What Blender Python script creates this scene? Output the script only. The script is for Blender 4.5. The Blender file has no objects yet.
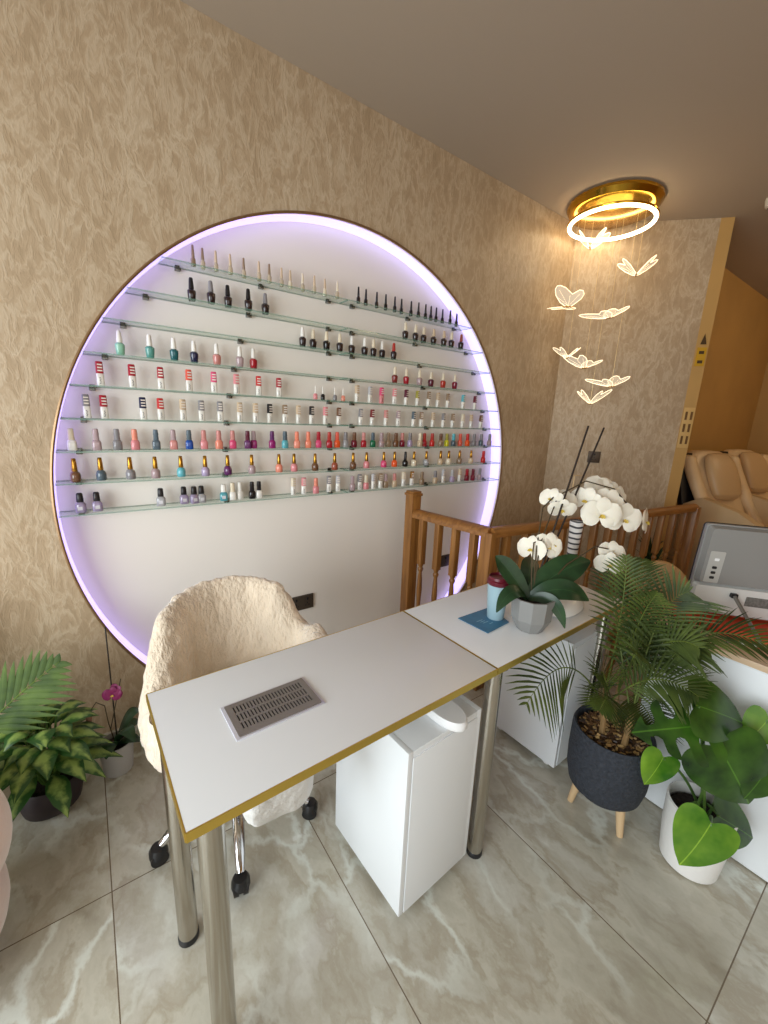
import bpy, bmesh, math, random
from mathutils import Vector, Matrix
random.seed(11)
C = bpy.context.scene.collection
PI = math.pi

# ------------------------------------------------------------------ materials
def lin(c):
    return tuple(((v/255)/12.92 if v/255 <= .04045 else ((v/255+.055)/1.055)**2.4) for v in c)
MATS = {}
def mat(name, rgb, rough=.5, metal=0., bump=0., bscale=40., var=0., vscale=6., spec=.5, sheen=0., trans=0., coat=0., emit=None, estr=0., alpha=1., stretch=(1, 1, 1), sub=0.):
    if name in MATS: return MATS[name]
    m = bpy.data.materials.new(name); m.use_nodes = True
    nt = m.node_tree; b = nt.nodes['Principled BSDF']; N = nt.nodes.new; L = nt.links.new
    c = lin(rgb)
    b.inputs['Base Color'].default_value = (*c, 1); b.inputs['Roughness'].default_value = rough
    b.inputs['Metallic'].default_value = metal; b.inputs['Specular IOR Level'].default_value = spec
    b.inputs['Sheen Weight'].default_value = sheen; b.inputs['Transmission Weight'].default_value = trans
    b.inputs['Coat Weight'].default_value = coat; b.inputs['Alpha'].default_value = alpha
    if sub:
        b.inputs['Subsurface Weight'].default_value = sub; b.inputs['Subsurface Radius'].default_value = (.01, .008, .005)
    if emit:
        b.inputs['Emission Color'].default_value = (*lin(emit), 1); b.inputs['Emission Strength'].default_value = estr
    if bump or var:
        tc = N('ShaderNodeTexCoord'); mp = N('ShaderNodeMapping'); mp.inputs['Scale'].default_value = stretch
        L(tc.outputs['Object'], mp.inputs['Vector'])
    if bump:
        n = N('ShaderNodeTexNoise'); n.inputs['Scale'].default_value = bscale; n.inputs['Detail'].default_value = 5
        bp = N('ShaderNodeBump'); bp.inputs['Strength'].default_value = bump; bp.inputs['Distance'].default_value = .01
        L(mp.outputs[0], n.inputs['Vector']); L(n.outputs['Fac'], bp.inputs['Height']); L(bp.outputs[0], b.inputs['Normal'])
    if var:
        n = N('ShaderNodeTexNoise'); n.inputs['Scale'].default_value = vscale; n.inputs['Detail'].default_value = 4
        r = N('ShaderNodeValToRGB'); r.color_ramp.elements[0].position = .3; r.color_ramp.elements[1].position = .7
        r.color_ramp.elements[0].color = (*[max(0, v*(1-var)) for v in c], 1); r.color_ramp.elements[1].color = (*[min(1, v*(1+var)) for v in c], 1)
        L(mp.outputs[0], n.inputs['Vector']); L(n.outputs['Fac'], r.inputs['Fac']); L(r.outputs[0], b.inputs['Base Color'])
    MATS[name] = m; return m

def wallpaper():
    m = bpy.data.materials.new('crinkled_wallpaper'); m.use_nodes = True
    nt = m.node_tree; b = nt.nodes['Principled BSDF']; N = nt.nodes.new; L = nt.links.new
    tc = N('ShaderNodeTexCoord'); mp = N('ShaderNodeMapping'); mp.inputs['Scale'].default_value = (1.15, 1.15, .5)
    L(tc.outputs['Object'], mp.inputs['Vector'])
    w = N('ShaderNodeTexNoise'); w.inputs['Scale'].default_value = 10; w.inputs['Detail'].default_value = 4
    L(mp.outputs[0], w.inputs['Vector'])
    mx = N('ShaderNodeMixRGB'); mx.blend_type = 'LINEAR_LIGHT'; mx.inputs['Fac'].default_value = .06
    L(mp.outputs[0], mx.inputs[1]); L(w.outputs['Color'], mx.inputs[2])
    def ridge(scale, det, rough):          # |noise-.5| gives thin crease lines
        n = N('ShaderNodeTexNoise'); n.inputs['Scale'].default_value = scale; n.inputs['Detail'].default_value = det; n.inputs['Roughness'].default_value = rough
        L(mx.outputs[0], n.inputs['Vector'])
        a = N('ShaderNodeMath'); a.operation = 'SUBTRACT'; L(n.outputs['Fac'], a.inputs[0]); a.inputs[1].default_value = .5
        c = N('ShaderNodeMath'); c.operation = 'ABSOLUTE'; L(a.outputs[0], c.inputs[0])
        r = N('ShaderNodeMapRange'); r.inputs['From Max'].default_value = .12; r.inputs['To Min'].default_value = 1.; r.inputs['To Max'].default_value = 0.
        L(c.outputs[0], r.inputs['Value']); return r.outputs[0], n.outputs['Fac']
    r1, f1 = ridge(15, 3, .55); r2, f2 = ridge(34, 3, .6)
    n2 = N('ShaderNodeTexNoise'); n2.inputs['Scale'].default_value = 2.2; n2.inputs['Detail'].default_value = 7; n2.inputs['Roughness'].default_value = .65
    L(mp.outputs[0], n2.inputs['Vector'])
    def ma(a, k, add):
        q = N('ShaderNodeMath'); q.operation = 'MULTIPLY_ADD'; L(a, q.inputs[0]); q.inputs[1].default_value = k
        if isinstance(add, float): q.inputs[2].default_value = add
        else: L(add, q.inputs[2])
        return q.outputs[0]
    crease = ma(r2, .40, ma(r1, .60, 0.)); v = ma(n2.outputs['Fac'], .80, ma(crease, .36, 0.))
    r = N('ShaderNodeValToRGB'); e = r.color_ramp.elements
    e[0].position = .18; e[0].color = (*lin((158, 136, 107)), 1); e[1].position = .95; e[1].color = (*lin((208, 191, 165)), 1)
    x = e.new(.56); x.color = (*lin((178, 155, 126)), 1)
    L(v, r.inputs['Fac']); L(r.outputs[0], b.inputs['Base Color'])
    bp = N('ShaderNodeBump'); bp.inputs['Strength'].default_value = .28; bp.inputs['Distance'].default_value = .004
    L(crease, bp.inputs['Height']); L(bp.outputs[0], b.inputs['Normal'])
    b.inputs['Roughness'].default_value = .40; b.inputs['Specular IOR Level'].default_value = .45
    return m

def floor_mat():
    m = bpy.data.materials.new('polished_onyx_tiles'); m.use_nodes = True
    nt = m.node_tree; b = nt.nodes['Principled BSDF']; N = nt.nodes.new; L = nt.links.new
    tc = N('ShaderNodeTexCoord'); sp = N('ShaderNodeSeparateXYZ'); L(tc.outputs['Object'], sp.inputs[0])
    def mth(op, a, bb=None):
        n = N('ShaderNodeMath'); n.operation = op
        for i, q in enumerate((a, bb)):
            if q is None: continue
            if isinstance(q, (int, float)): n.inputs[i].default_value = q
            else: L(q, n.inputs[i])
        return n.outputs[0]
    ux = mth('DIVIDE', mth('ADD', sp.outputs[0], .0712), .5855); uy = mth('DIVIDE', mth('ADD', sp.outputs[1], .746), 1.137)
    fx = mth('FRACT', ux); fy = mth('FRACT', uy); ix = mth('FLOOR', ux); iy = mth('FLOOR', uy)
    ex = mth('MULTIPLY', mth('MINIMUM', fx, mth('SUBTRACT', 1., fx)), .5855); ey = mth('MULTIPLY', mth('MINIMUM', fy, mth('SUBTRACT', 1., fy)), 1.137)
    g = mth('LESS_THAN', mth('MINIMUM', ex, ey), .0016)
    cb = N('ShaderNodeCombineXYZ'); L(mth('ADD', mth('MULTIPLY', ix, 3.7), mth('MULTIPLY', iy, 1.9)), cb.inputs[2])
    va = N('ShaderNodeVectorMath'); va.operation = 'ADD'; L(tc.outputs['Object'], va.inputs[0]); L(cb.outputs[0], va.inputs[1])
    mp = N('ShaderNodeMapping'); mp.inputs['Scale'].default_value = (1.5, 1., 1.); mp.inputs['Rotation'].default_value = (0, 0, .6)
    L(va.outputs[0], mp.inputs['Vector'])
    w = N('ShaderNodeTexNoise'); w.inputs['Scale'].default_value = 1.7; w.inputs['Detail'].default_value = 7; w.inputs['Roughness'].default_value = .6
    L(mp.outputs[0], w.inputs['Vector'])
    mx = N('ShaderNodeMixRGB'); mx.blend_type = 'LINEAR_LIGHT'; mx.inputs['Fac'].default_value = .32
    L(mp.outputs[0], mx.inputs[1]); L(w.outputs['Color'], mx.inputs[2])
    n1 = N('ShaderNodeTexNoise'); n1.inputs['Scale'].default_value = 2.9; n1.inputs['Detail'].default_value = 8; n1.inputs['Roughness'].default_value = .55
    L(mx.outputs[0], n1.inputs['Vector'])
    r = N('ShaderNodeValToRGB'); e = r.color_ramp.elements
    e[0].position = .25; e[0].color = (*lin((148, 140, 122)), 1); e[1].position = .75; e[1].color = (*lin((214, 215, 206)), 1)
    q = e.new(.47); q.color = (*lin((190, 186, 171)), 1); q = e.new(.53); q.color = (*lin((168, 160, 142)), 1)
    L(n1.outputs['Fac'], r.inputs['Fac'])
    v = N('ShaderNodeTexVoronoi'); v.feature = 'DISTANCE_TO_EDGE'; v.inputs['Scale'].default_value = 2.9
    L(mx.outputs[0], v.inputs['Vector'])
    vr = N('ShaderNodeValToRGB'); vr.color_ramp.elements[0].position = .0; vr.color_ramp.elements[0].color = (.65, .65, .65, 1)
    vr.color_ramp.elements[1].position = .08; vr.color_ramp.elements[1].color = (0, 0, 0, 1); vr.color_ramp.interpolation = 'EASE'
    L(v.outputs['Distance'], vr.inputs['Fac'])
    n3 = N('ShaderNodeTexNoise'); n3.inputs['Scale'].default_value = 1.6; L(va.outputs[0], n3.inputs['Vector'])
    nr = N('ShaderNodeValToRGB'); nr.color_ramp.elements[0].position = .40; nr.color_ramp.elements[1].position = .58
    L(n3.outputs['Fac'], nr.inputs['Fac'])
    vm = mth('MULTIPLY', vr.outputs[0], nr.outputs[0])
    m1 = N('ShaderNodeMixRGB'); L(vm, m1.inputs['Fac']); L(r.outputs[0], m1.inputs[1]); m1.inputs[2].default_value = (*lin((224, 230, 222)), 1)
    m2 = N('ShaderNodeMixRGB'); L(g, m2.inputs['Fac']); L(m1.outputs[0], m2.inputs[1]); m2.inputs[2].default_value = (*lin((110, 96, 78)), 1)
    L(m2.outputs[0], b.inputs['Base Color'])
    b.inputs['Roughness'].default_value = .16; b.inputs['Specular IOR Level'].default_value = .5
    return m

def wood(name, a, bcol, stretch=(14, 14, 1.2), rough=.38):
    m = bpy.data.materials.new(name); m.use_nodes = True
    nt = m.node_tree; b = nt.nodes['Principled BSDF']; N = nt.nodes.new; L = nt.links.new
    tc = N('ShaderNodeTexCoord'); mp = N('ShaderNodeMapping'); mp.inputs['Scale'].default_value = stretch
    L(tc.outputs['Object'], mp.inputs['Vector'])
    n = N('ShaderNodeTexNoise'); n.inputs['Scale'].default_value = 3; n.inputs['Detail'].default_value = 6; n.inputs['Distortion'].default_value = .6
    L(mp.outputs[0], n.inputs['Vector'])
    r = N('ShaderNodeValToRGB'); r.color_ramp.elements[0].position = .3; r.color_ramp.elements[1].position = .72
    r.color_ramp.elements[0].color = (*lin(a), 1); r.color_ramp.elements[1].color = (*lin(bcol), 1)
    L(n.outputs['Fac'], r.inputs['Fac']); L(r.outputs[0], b.inputs['Base Color']); b.inputs['Roughness'].default_value = rough
    return m

def shelf_glass():
    m = bpy.data.materials.new('green_edged_glass'); m.use_nodes = True
    nt = m.node_tree; N = nt.nodes.new; L = nt.links.new
    b = nt.nodes['Principled BSDF']; out = nt.nodes['Material Output']
    b.inputs['Base Color'].default_value = (*lin((120, 158, 142)), 1); b.inputs['Roughness'].default_value = .05
    t = N('ShaderNodeBsdfTransparent'); t.inputs['Color'].default_value = (.93, .965, .945, 1)
    g = N('ShaderNodeNewGeometry'); sp = N('ShaderNodeSeparateXYZ'); L(g.outputs['True Normal'], sp.inputs[0])
    ab = N('ShaderNodeMath'); ab.operation = 'ABSOLUTE'; L(sp.outputs[2], ab.inputs[0])
    mr = N('ShaderNodeMapRange'); L(ab.outputs[0], mr.inputs['Value'])           # flat faces clear, cut edges green
    mr.inputs['From Min'].default_value = 0.; mr.inputs['From Max'].default_value = 1.; mr.inputs['To Min'].default_value = .45; mr.inputs['To Max'].default_value = .93
    mx = N('ShaderNodeMixShader'); L(mr.outputs[0], mx.inputs['Fac']); L(b.outputs[0], mx.inputs[1]); L(t.outputs[0], mx.inputs[2])
    L(mx.outputs[0], out.inputs['Surface'])
    return m

def leaf_mat(name, dark, light, rough=.35, vein=False):
    m = bpy.data.materials.new(name); m.use_nodes = True
    nt = m.node_tree; b = nt.nodes['Principled BSDF']; N = nt.nodes.new; L = nt.links.new
    uv = N('ShaderNodeAttribute'); uv.attribute_name = 'lf'      # x: 0 midrib .. 1 margin, y: along
    sp = N('ShaderNodeSeparateXYZ'); L(uv.outputs['Vector'], sp.inputs[0])
    n = N('ShaderNodeTexNoise'); n.inputs['Scale'].default_value = 30 if vein else 12; n.inputs['Detail'].default_value = 3
    tc = N('ShaderNodeTexCoord'); L(tc.outputs['Object'], n.inputs['Vector'])
    r = N('ShaderNodeValToRGB'); r.color_ramp.elements[0].color = (*lin(dark), 1); r.color_ramp.elements[1].color = (*lin(light), 1)
    if vein:   # pale flecked centre, green margin
        mth = N('ShaderNodeMath'); mth.operation = 'MULTIPLY_ADD'; L(n.outputs['Fac'], mth.inputs[0]); mth.inputs[1].default_value = 1.9
        k = N('ShaderNodeMath'); k.operation = 'MULTIPLY_ADD'; L(sp.outputs[0], k.inputs[0]); k.inputs[1].default_value = -.75; k.inputs[2].default_value = -.15
        L(k.outputs[0], mth.inputs[2]); L(mth.outputs[0], r.inputs['Fac'])
        r.color_ramp.elements[0].position = .25; r.color_ramp.elements[1].position = .75
    else:
        k = N('ShaderNodeMath'); k.operation = 'LESS_THAN'; L(sp.outputs[0], k.inputs[0]); k.inputs[1].default_value = .016
        mth = N('ShaderNodeMath'); mth.operation = 'MULTIPLY_ADD'; L(k.outputs[0], mth.inputs[0]); mth.inputs[1].default_value = .38; L(n.outputs['Fac'], mth.inputs[2])
        L(mth.outputs[0], r.inputs['Fac']); r.color_ramp.elements[0].position = .3; r.color_ramp.elements[1].position = 1.0
    L(r.outputs[0], b.inputs['Base Color']); b.inputs['Roughness'].default_value = rough
    out = nt.nodes['Material Output']; tr = N('ShaderNodeBsdfTranslucent'); L(r.outputs[0], tr.inputs['Color'])
    mx = N('ShaderNodeMixShader'); mx.inputs['Fac'].default_value = .18; L(b.outputs[0], mx.inputs[1]); L(tr.outputs[0], mx.inputs[2]); L(mx.outputs[0], out.inputs['Surface'])
    return m

WALLP = wallpaper(); FLOOR = floor_mat(); GLASS = shelf_glass()
OAK = wood('honey_oak', (122, 78, 34), (168, 116, 58)); OAKH = wood('honey_oak_rail', (122, 78, 34), (165, 112, 56), (1.2, 14, 14))
WHITE = mat('white_laminate', (229, 232, 234), .32); PAINT = mat('warm_white_paint', (242, 235, 226), .7)
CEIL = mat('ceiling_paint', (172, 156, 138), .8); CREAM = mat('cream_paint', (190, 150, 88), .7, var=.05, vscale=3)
GOLD = mat('gold_edging', (206, 176, 84), .3, .85); GOLDP = mat('polished_gold', (190, 148, 52), .16, 1.)
STEEL = mat('brushed_steel', (186, 180, 170), .2, 1., bump=.015, bscale=30, stretch=(8, 8, .3)); CHROME = mat('chrome', (220, 220, 222), .06, 1.)
BLACKP = mat('black_plastic', (22, 22, 24), .4); GREYP = mat('grey_plastic', (150, 150, 150), .35)
PLUSH = mat('cream_plush', (230, 212, 188), .95, bump=.9, bscale=95, var=.10, vscale=14, sheen=.8, stretch=(1, 1, .45))
SOIL = mat('dark_soil', (40, 30, 24), .95, bump=1., bscale=60, var=.6, vscale=60)

# ------------------------------------------------------------------ mesh helpers
def obj(name, bm, m, parent=None, smooth=True, loc=None, ang=40):
    me = bpy.data.meshes.new(name); bmesh.ops.recalc_face_normals(bm, faces=bm.faces[:]) if not getattr(bm, 'keepn', False) else None
    bm.to_mesh(me); bm.free()
    for q in (m if isinstance(m, (list, tuple)) else [m]): me.materials.append(q)
    o = bpy.data.objects.new(name, me); C.objects.link(o)
    if smooth:
        me.polygons.foreach_set('use_smooth', [True]*len(me.polygons)); me.set_sharp_from_angle(angle=math.radians(ang))
    if parent: o.parent = parent
    if loc is not None: o.location = loc
    return o
def tag(o, label, cat, group=None, kind=None):
    o['label'] = label; o['category'] = cat
    if group: o['group'] = group
    if kind: o['kind'] = kind
    return o
def thing(name, label, cat, loc=(0, 0, 0), rz=0., group=None):
    o = bpy.data.objects.new(name, None); o.empty_display_size = .05; C.objects.link(o)
    o.location = loc; o.rotation_euler = (0, 0, rz); return tag(o, label, cat, group)
def struct(name, bm, m, smooth=False):
    o = obj(name, bm, m, None, smooth); o['kind'] = 'structure'; return o
def B(): return bmesh.new()
def box(bm, c, s, rz=0., bev=0., M=None, mi=0):
    r = bmesh.ops.create_cube(bm, size=1.); vs = r['verts']
    bmesh.ops.scale(bm, vec=s, verts=vs)
    if bev:
        es = list({e for v in vs for e in v.link_edges})
        q = bmesh.ops.bevel(bm, geom=es, offset=bev, segments=2, profile=.6, affect='EDGES'); vs = list({v for f in q['faces'] for v in f.verts} | {v for v in vs if v.is_valid})
    if M is not None: bmesh.ops.transform(bm, matrix=M, verts=vs)
    if rz: bmesh.ops.rotate(bm, cent=(0, 0, 0), matrix=Matrix.Rotation(rz, 3, 'Z'), verts=vs)
    bmesh.ops.translate(bm, vec=c, verts=vs)
    if mi:
        for f in {f for v in vs for f in v.link_faces}: f.material_index = mi
    return vs
def ring_pts(n, rx, ry, pw=2.):
    out = []
    for i in range(n):
        a = 2*PI*(i+.5)/n; c, s = math.cos(a), math.sin(a)
        out.append((math.copysign(abs(c)**(2/pw), c)*rx, math.copysign(abs(s)**(2/pw), s)*ry))
    return out
def skin_rings(bm, rings, close=False, cap=True, mi=0):
    V = [[bm.verts.new(p) for p in r] for r in rings]; n = len(V[0]); fs = []
    for a, b in zip(V[:-1], V[1:]):
        for i in range(n): fs.append(bm.faces.new((a[i], a[(i+1) % n], b[(i+1) % n], b[i])))
    if close:
        a, b = V[-1], V[0]
        for i in range(n): fs.append(bm.faces.new((a[i], a[(i+1) % n], b[(i+1) % n], b[i])))
    elif cap:
        fs.append(bm.faces.new(V[0][::-1])); fs.append(bm.faces.new(V[-1]))
    for f in fs: f.material_index = mi
    return V
def loft(bm, secs, n=12, o=(0, 0, 0), mi=0, cap=True):
    """secs: (z, rx, ry, power)"""
    return skin_rings(bm, [[(x+o[0], y+o[1], s[0]+o[2]) for x, y in ring_pts(n, s[1], s[2], s[3] if len(s) > 3 else 2.)] for s in secs], cap=cap, mi=mi)
def lathe(bm, prof, n=20, o=(0, 0, 0), cap=True):
    return loft(bm, [(z, r, r) for r, z in prof], n, o, cap=cap)
def tube(bm, pts, rad, n=8, cap=True, mi=0, close=False):
    pts = [Vector(p) for p in pts]; k = len(pts); rs = rad if isinstance(rad, (list, tuple)) else [rad]*k
    rings = []; up = None
    for i, p in enumerate(pts):
        if close: t = pts[(i+1) % k]-pts[i-1]
        else: t = (pts[min(i+1, k-1)]-pts[max(i-1, 0)])
        t.normalize()
        if up is None: up = Vector((0, 0, 1)) if abs(t.z) < .9 else Vector((1, 0, 0))
        s = t.cross(up)
        if s.length < 1e-4: s = t.orthogonal()
        s.normalize(); up = s.cross(t).normalized()
        rings.append([p+(s*math.cos(2*PI*j/n)+up*math.sin(2*PI*j/n))*rs[i] for j in range(n)])
    return skin_rings(bm, rings, close=close, cap=cap, mi=mi)
def bez(p0, p1, p2, n):
    p0, p1, p2 = map(Vector, (p0, p1, p2))
    return [(1-t)**2*p0+2*t*(1-t)*p1+t*t*p2 for t in [i/(n-1) for i in range(n)]]
def quad(bm, a, b, c, d, mi=0):
    f = bm.faces.new([bm.verts.new(p) for p in (a, b, c, d)]); f.material_index = mi; return f
def prism(bm, pts, z0, z1):
    a = [bm.verts.new((x, y, z0)) for x, y in pts]; b = [bm.verts.new((x, y, z1)) for x, y in pts]; n = len(pts)
    for i in range(n): bm.faces.new((a[i], a[(i+1) % n], b[(i+1) % n], b[i]))
    bm.faces.new(a[::-1]); bm.faces.new(b)
def subd(o, lv=1):
    s = o.modifiers.new('s', 'SUBSURF'); s.levels = lv; s.render_levels = lv; return o
def leaf_layer(bm): return bm.verts.layers.float_vector.get('lf') or bm.verts.layers.float_vector.new('lf')
def blade(bm, pts, side, widths, fold=.25, na=2, wav=0.):
    """leaf blade: pts along the midrib, side vectors across, widths; folded up along the midrib"""
    ly = leaf_layer(bm); rows = []
    n = len(pts)
    for i, p in enumerate(pts):
        p = Vector(p); t = (Vector(pts[min(i+1, n-1)])-Vector(pts[max(i-1, 0)])).normalized()
        s = Vector(side); s = (s-t*s.dot(t)).normalized(); nn = s.cross(t).normalized()
        row = []
        for j in range(-na, na+1):
            u = j/na; q = p+s*u*widths[i]+nn*(abs(u)*fold*widths[i]+wav*widths[i]*math.sin(i*1.9+abs(u)*2))
            v = bm.verts.new(q); v[ly] = (abs(u), i/(n-1), 0); row.append(v)
        rows.append(row)
    for a, b in zip(rows[:-1], rows[1:]):
        for j in range(len(a)-1): bm.faces.new((a[j], a[j+1], b[j+1], b[j]))
def frond(bm, p0, p1, p2, nl=22, L=.2, w=.006, start=.22, side=(0, 0, 1), droop=.3, fw=.75, rad=.004, segs=3, tipl=.35, lift=.25):
    """pinnate frond along a bezier; side: preferred normal of the frond's plane"""
    R = bez(p0, p1, p2, 24); ly = leaf_layer(bm)
    tube(bm, R, [rad*(1-.8*i/23) for i in range(24)], 5)
    for i in range(nl):
        t = start+(1-start)*(i+.5)/nl; f = t*23; k = min(int(f), 22); pos = R[k].lerp(R[k+1], f-k); tg = (R[k+1]-R[k]).normalized()
        nrm = Vector(side); nrm = (nrm-tg*nrm.dot(tg)).normalized(); sd = tg.cross(nrm)
        u = (t-start)/(1-start); ll = L*(math.sin(PI*min(1, .18+.72*u))**.8)*(1 if u < .75 else 1-(u-.75)*4*(1-tipl))
        for sg in (-1, 1):
            fwk = fw+.5*u
            d = (sd*sg+tg*fwk+nrm*lift).normalized(); l2 = ll*random.uniform(.9, 1.08)
            pts = [pos+d*l2*s+Vector((0, 0, -1))*droop*l2*s*s for s in [q/segs for q in range(segs+1)]]
            ws = [w*.55, w, w*.75, w*.06] if segs == 3 else [w*.5, w*.9, w, w*.82, w*.48, w*.03]
            blade(bm, pts, nrm.cross(d), ws, .35, 1)

# ------------------------------------------------------------------ the setting
H = 2.84; XC, ZC, RC = 1.188, 1.029, 1.3077; REC = .10
b = B(); quad(b, (-2.2, -4.2, 0), (7.2, -4.2, 0), (7.2, .2, 0), (-2.2, .2, 0)); struct('floor', b, FLOOR)
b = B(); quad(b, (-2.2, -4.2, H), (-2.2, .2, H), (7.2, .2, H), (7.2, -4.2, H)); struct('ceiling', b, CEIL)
a0 = -math.asin(ZC/RC); a1 = PI-a0
def rim(a, r=RC, y=0.): return (XC+r*math.cos(a), y, max(0., ZC+r*math.sin(a)))
def outer(a):
    c, s = math.cos(a), math.sin(a); ts = []
    if c > 1e-9: ts.append((3.07-XC)/c)
    if c < -1e-9: ts.append((-2.2-XC)/c)
    if s > 1e-9: ts.append((H-ZC)/s)
    if s < -1e-9: ts.append(-ZC/s)
    t = min(ts); return (XC+t*c, 0., ZC+t*s)
angs = [a0+(a1-a0)*i/140 for i in range(141)]
for cx, cz in ((3.07, 0), (3.07, H), (-2.2, H), (-2.2, 0)):
    q = math.atan2(cz-ZC, cx-XC); q = q if q > a0 else q+2*PI
    if a0 < q < a1: angs.append(q)
angs.sort()
b = B(); ri = [b.verts.new(rim(a)) for a in angs]; ro = [b.verts.new(outer(a)) for a in angs]
for i in range(len(angs)-1): b.faces.new((ri[i], ro[i], ro[i+1], ri[i+1]))
struct('wall_left', b, WALLP)
b = B(); quad(b, (XC-RC-.1, REC, 0), (XC+RC+.1, REC, 0), (XC+RC+.1, REC, ZC+RC+.1), (XC-RC-.1, REC, ZC+RC+.1)); struct('wall_alcove', b, PAINT)
b = B(); A2 = [a0+(a1-a0)*i/140 for i in range(141)]
p1 = [b.verts.new(rim(a, RC, 0.)) for a in A2]; p2 = [b.verts.new(rim(a, RC, REC)) for a in A2]
for i in range(140): b.faces.new((p1[i], p1[i+1], p2[i+1], p2[i]))
struct('trim_1', b, PAINT, True)                                            # the alcove's curved reveal
b = B(); tube(b, [rim(a, RC+.001, -.002) for a in A2], .006, 6); o = obj('trim_2', b, mat('bronze_trim', (150, 118, 84), .35, .6)); o['kind'] = 'structure'
b = B(); A3 = [a0+.012+(a1-a0-.024)*i/140 for i in range(141)]
q0 = [[b.verts.new(rim(a, RC-dr, yy)) for a in A3] for dr, yy in ((.003, .018), (.006, .018), (.006, .094), (.003, .094))]
for k in range(4):
    for i in range(140): b.faces.new((q0[k][i], q0[k][i+1], q0[(k+1) % 4][i+1], q0[(k+1) % 4][i]))
LED = mat('violet_led', (214, 206, 255), .5, emit=(186, 172, 255), estr=1.25)
tag(obj('led_strip', b, LED), 'glowing violet white LED strip around the rim of the round alcove', 'led strip')
P0, P1, P2 = (3.07, 0.), (3.69, -.685), (3.742, -.748)
b = B(); quad(b, (*P0, 0), (*P1, 0), (*P1, H), (*P0, H)); struct('wall_back', b, WALLP)
b = B(); prism(b, [P1, P2, (3.95, -.62), (3.95, -.41), (3.80, -.55)], 0, H); struct('trim_3', b, CREAM)
b = B(); quad(b, (3.6, -.41, 0), (7.2, -.41, 0), (7.2, -.41, H), (3.6, -.41, H)); struct('wall_far', b, CREAM)
b = B(); quad(b, (6.75, -.4, 0), (6.75, -4.2, 0), (6.75, -4.2, H), (6.75, -.4, H)); struct('wall_right', b, CREAM)
b = B(); quad(b, (-2.2, -4.2, 0), (7.2, -4.2, 0), (7.2, -4.2, H), (-2.2, -4.2, H)); struct('wall_front', b, CREAM)
# shop window side, behind and to the left of the camera: piers around a wide opening
b = B(); box(b, (-2.2, -2.0, .2), (.1, 4.4, .4)); box(b, (-2.2, -2.0, 2.69), (.1, 4.4, .3)); box(b, (-2.2, -.05, 1.47), (.1, .5, 2.14)); box(b, (-2.2, -3.95, 1.47), (.1, .5, 2.14)); struct('wall_street', b, PAINT)

# ------------------------------------------------------------------ glass shelves
RZ = [1.994, 1.861, 1.741, 1.614, 1.4935, 1.3687, 1.245, 1.123, .9986]
BRK = [1.156, 1.159, 1.162, 1.165, 1.167, 1.17, 1.173, 1.176, 1.179]
ORD = ['top', 'second', 'third', 'fourth', 'fifth', 'sixth', 'seventh', 'eighth', 'lowest']
CLIP = mat('shelf_clip', (120, 122, 120), .25, .9)
def shelf(xa, xb, z, y0, y1, label):
    bm = B(); box(bm, ((xa+xb)/2, (y0+y1)/2, z-.003), (xb-xa, y1-y0, .006))
    o = tag(obj('glass_shelf', bm, GLASS, smooth=False), label, 'shelf', 'glass shelves in the round alcove')
    n = 3; 
    for k in range(n):
        x = xa+.07+(xb-xa-.14)*k/(n-1)
        bm = B(); box(bm, (x, y1-.012, z-.012), (.022, .024, .012), bev=.002); box(bm, (x, y1-.004, z-.006), (.018, .008, .022), bev=.001); obj('bracket', bm, CLIP, o)
for k, z in enumerate(RZ):
    hw = math.sqrt(RC*RC-(z-ZC)**2)-.0075
    nm = ORD[k] if k in (0, 8) else ORD[k]+' from top'
    shelf(XC-hw, BRK[k]-.002, z, .006, REC, f'{nm} glass shelf on the left side of the round alcove')
    shelf(BRK[k]+.002, XC+hw, z, .006, REC, f'{nm} glass shelf on the right side of the round alcove')

# ------------------------------------------------------------------ nail polish bottles
COL = dict(clear=(222, 205, 178), black=(24, 20, 22), dark=(44, 32, 34), white=(238, 234, 226), mint=(138, 190, 164), teal=(86, 152, 142), dteal=(18, 92, 98), navy=(26, 30, 66),
    rose=(206, 138, 132), mauve=(172, 148, 150), crimson=(168, 26, 42), brownred=(128, 44, 44), plum=(92, 24, 46), brick=(176, 54, 44), red=(202, 44, 44), coral=(228, 96, 76),
    pink=(224, 142, 146), hotpink=(220, 78, 122), purple=(98, 44, 98), olive=(170, 160, 72), taupe=(146, 122, 98), beige=(206, 182, 152), aqua=(98, 178, 190), maroon=(110, 28, 46),
    grey=(136, 132, 134), slate=(84, 98, 108), blue=(28, 76, 160), magenta=(150, 36, 110), peach=(238, 136, 108), orange=(238, 92, 42), green=(26, 104, 70), brown=(112, 76, 52),
    lime=(214, 210, 48), lilac=(176, 160, 190), gold=(176, 128, 48), rust=(156, 78, 56), salmon=(236, 146, 124), silver=(190, 188, 190), cream=(228, 214, 188), wine=(124, 20, 44))
WORD = dict(clear='pale clear', black='black', dark='blackish', mint='mint green', teal='sea green', dteal='dark teal', navy='navy', rose='dusty rose', brownred='brownish red', plum='dark plum',
    brick='brick red', hotpink='hot pink', aqua='aqua blue', slate='slate grey', lime='lime yellow', wine='wine red', rust='rust brown', cream='cream')
def polish(c, clear=False):
    return mat(('glassy_' if clear else 'gloss_')+c, COL[c], .12 if not clear else .06, trans=.35 if clear else 0., coat=.4)
def capm(c):
    return mat('cap_gold', COL['gold'], .25, .9) if c == 'gold' else mat('cap_'+c, COL[c], .35)
INK = mat('label_ink', (60, 56, 58), .6)
MESH = {}
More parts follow.
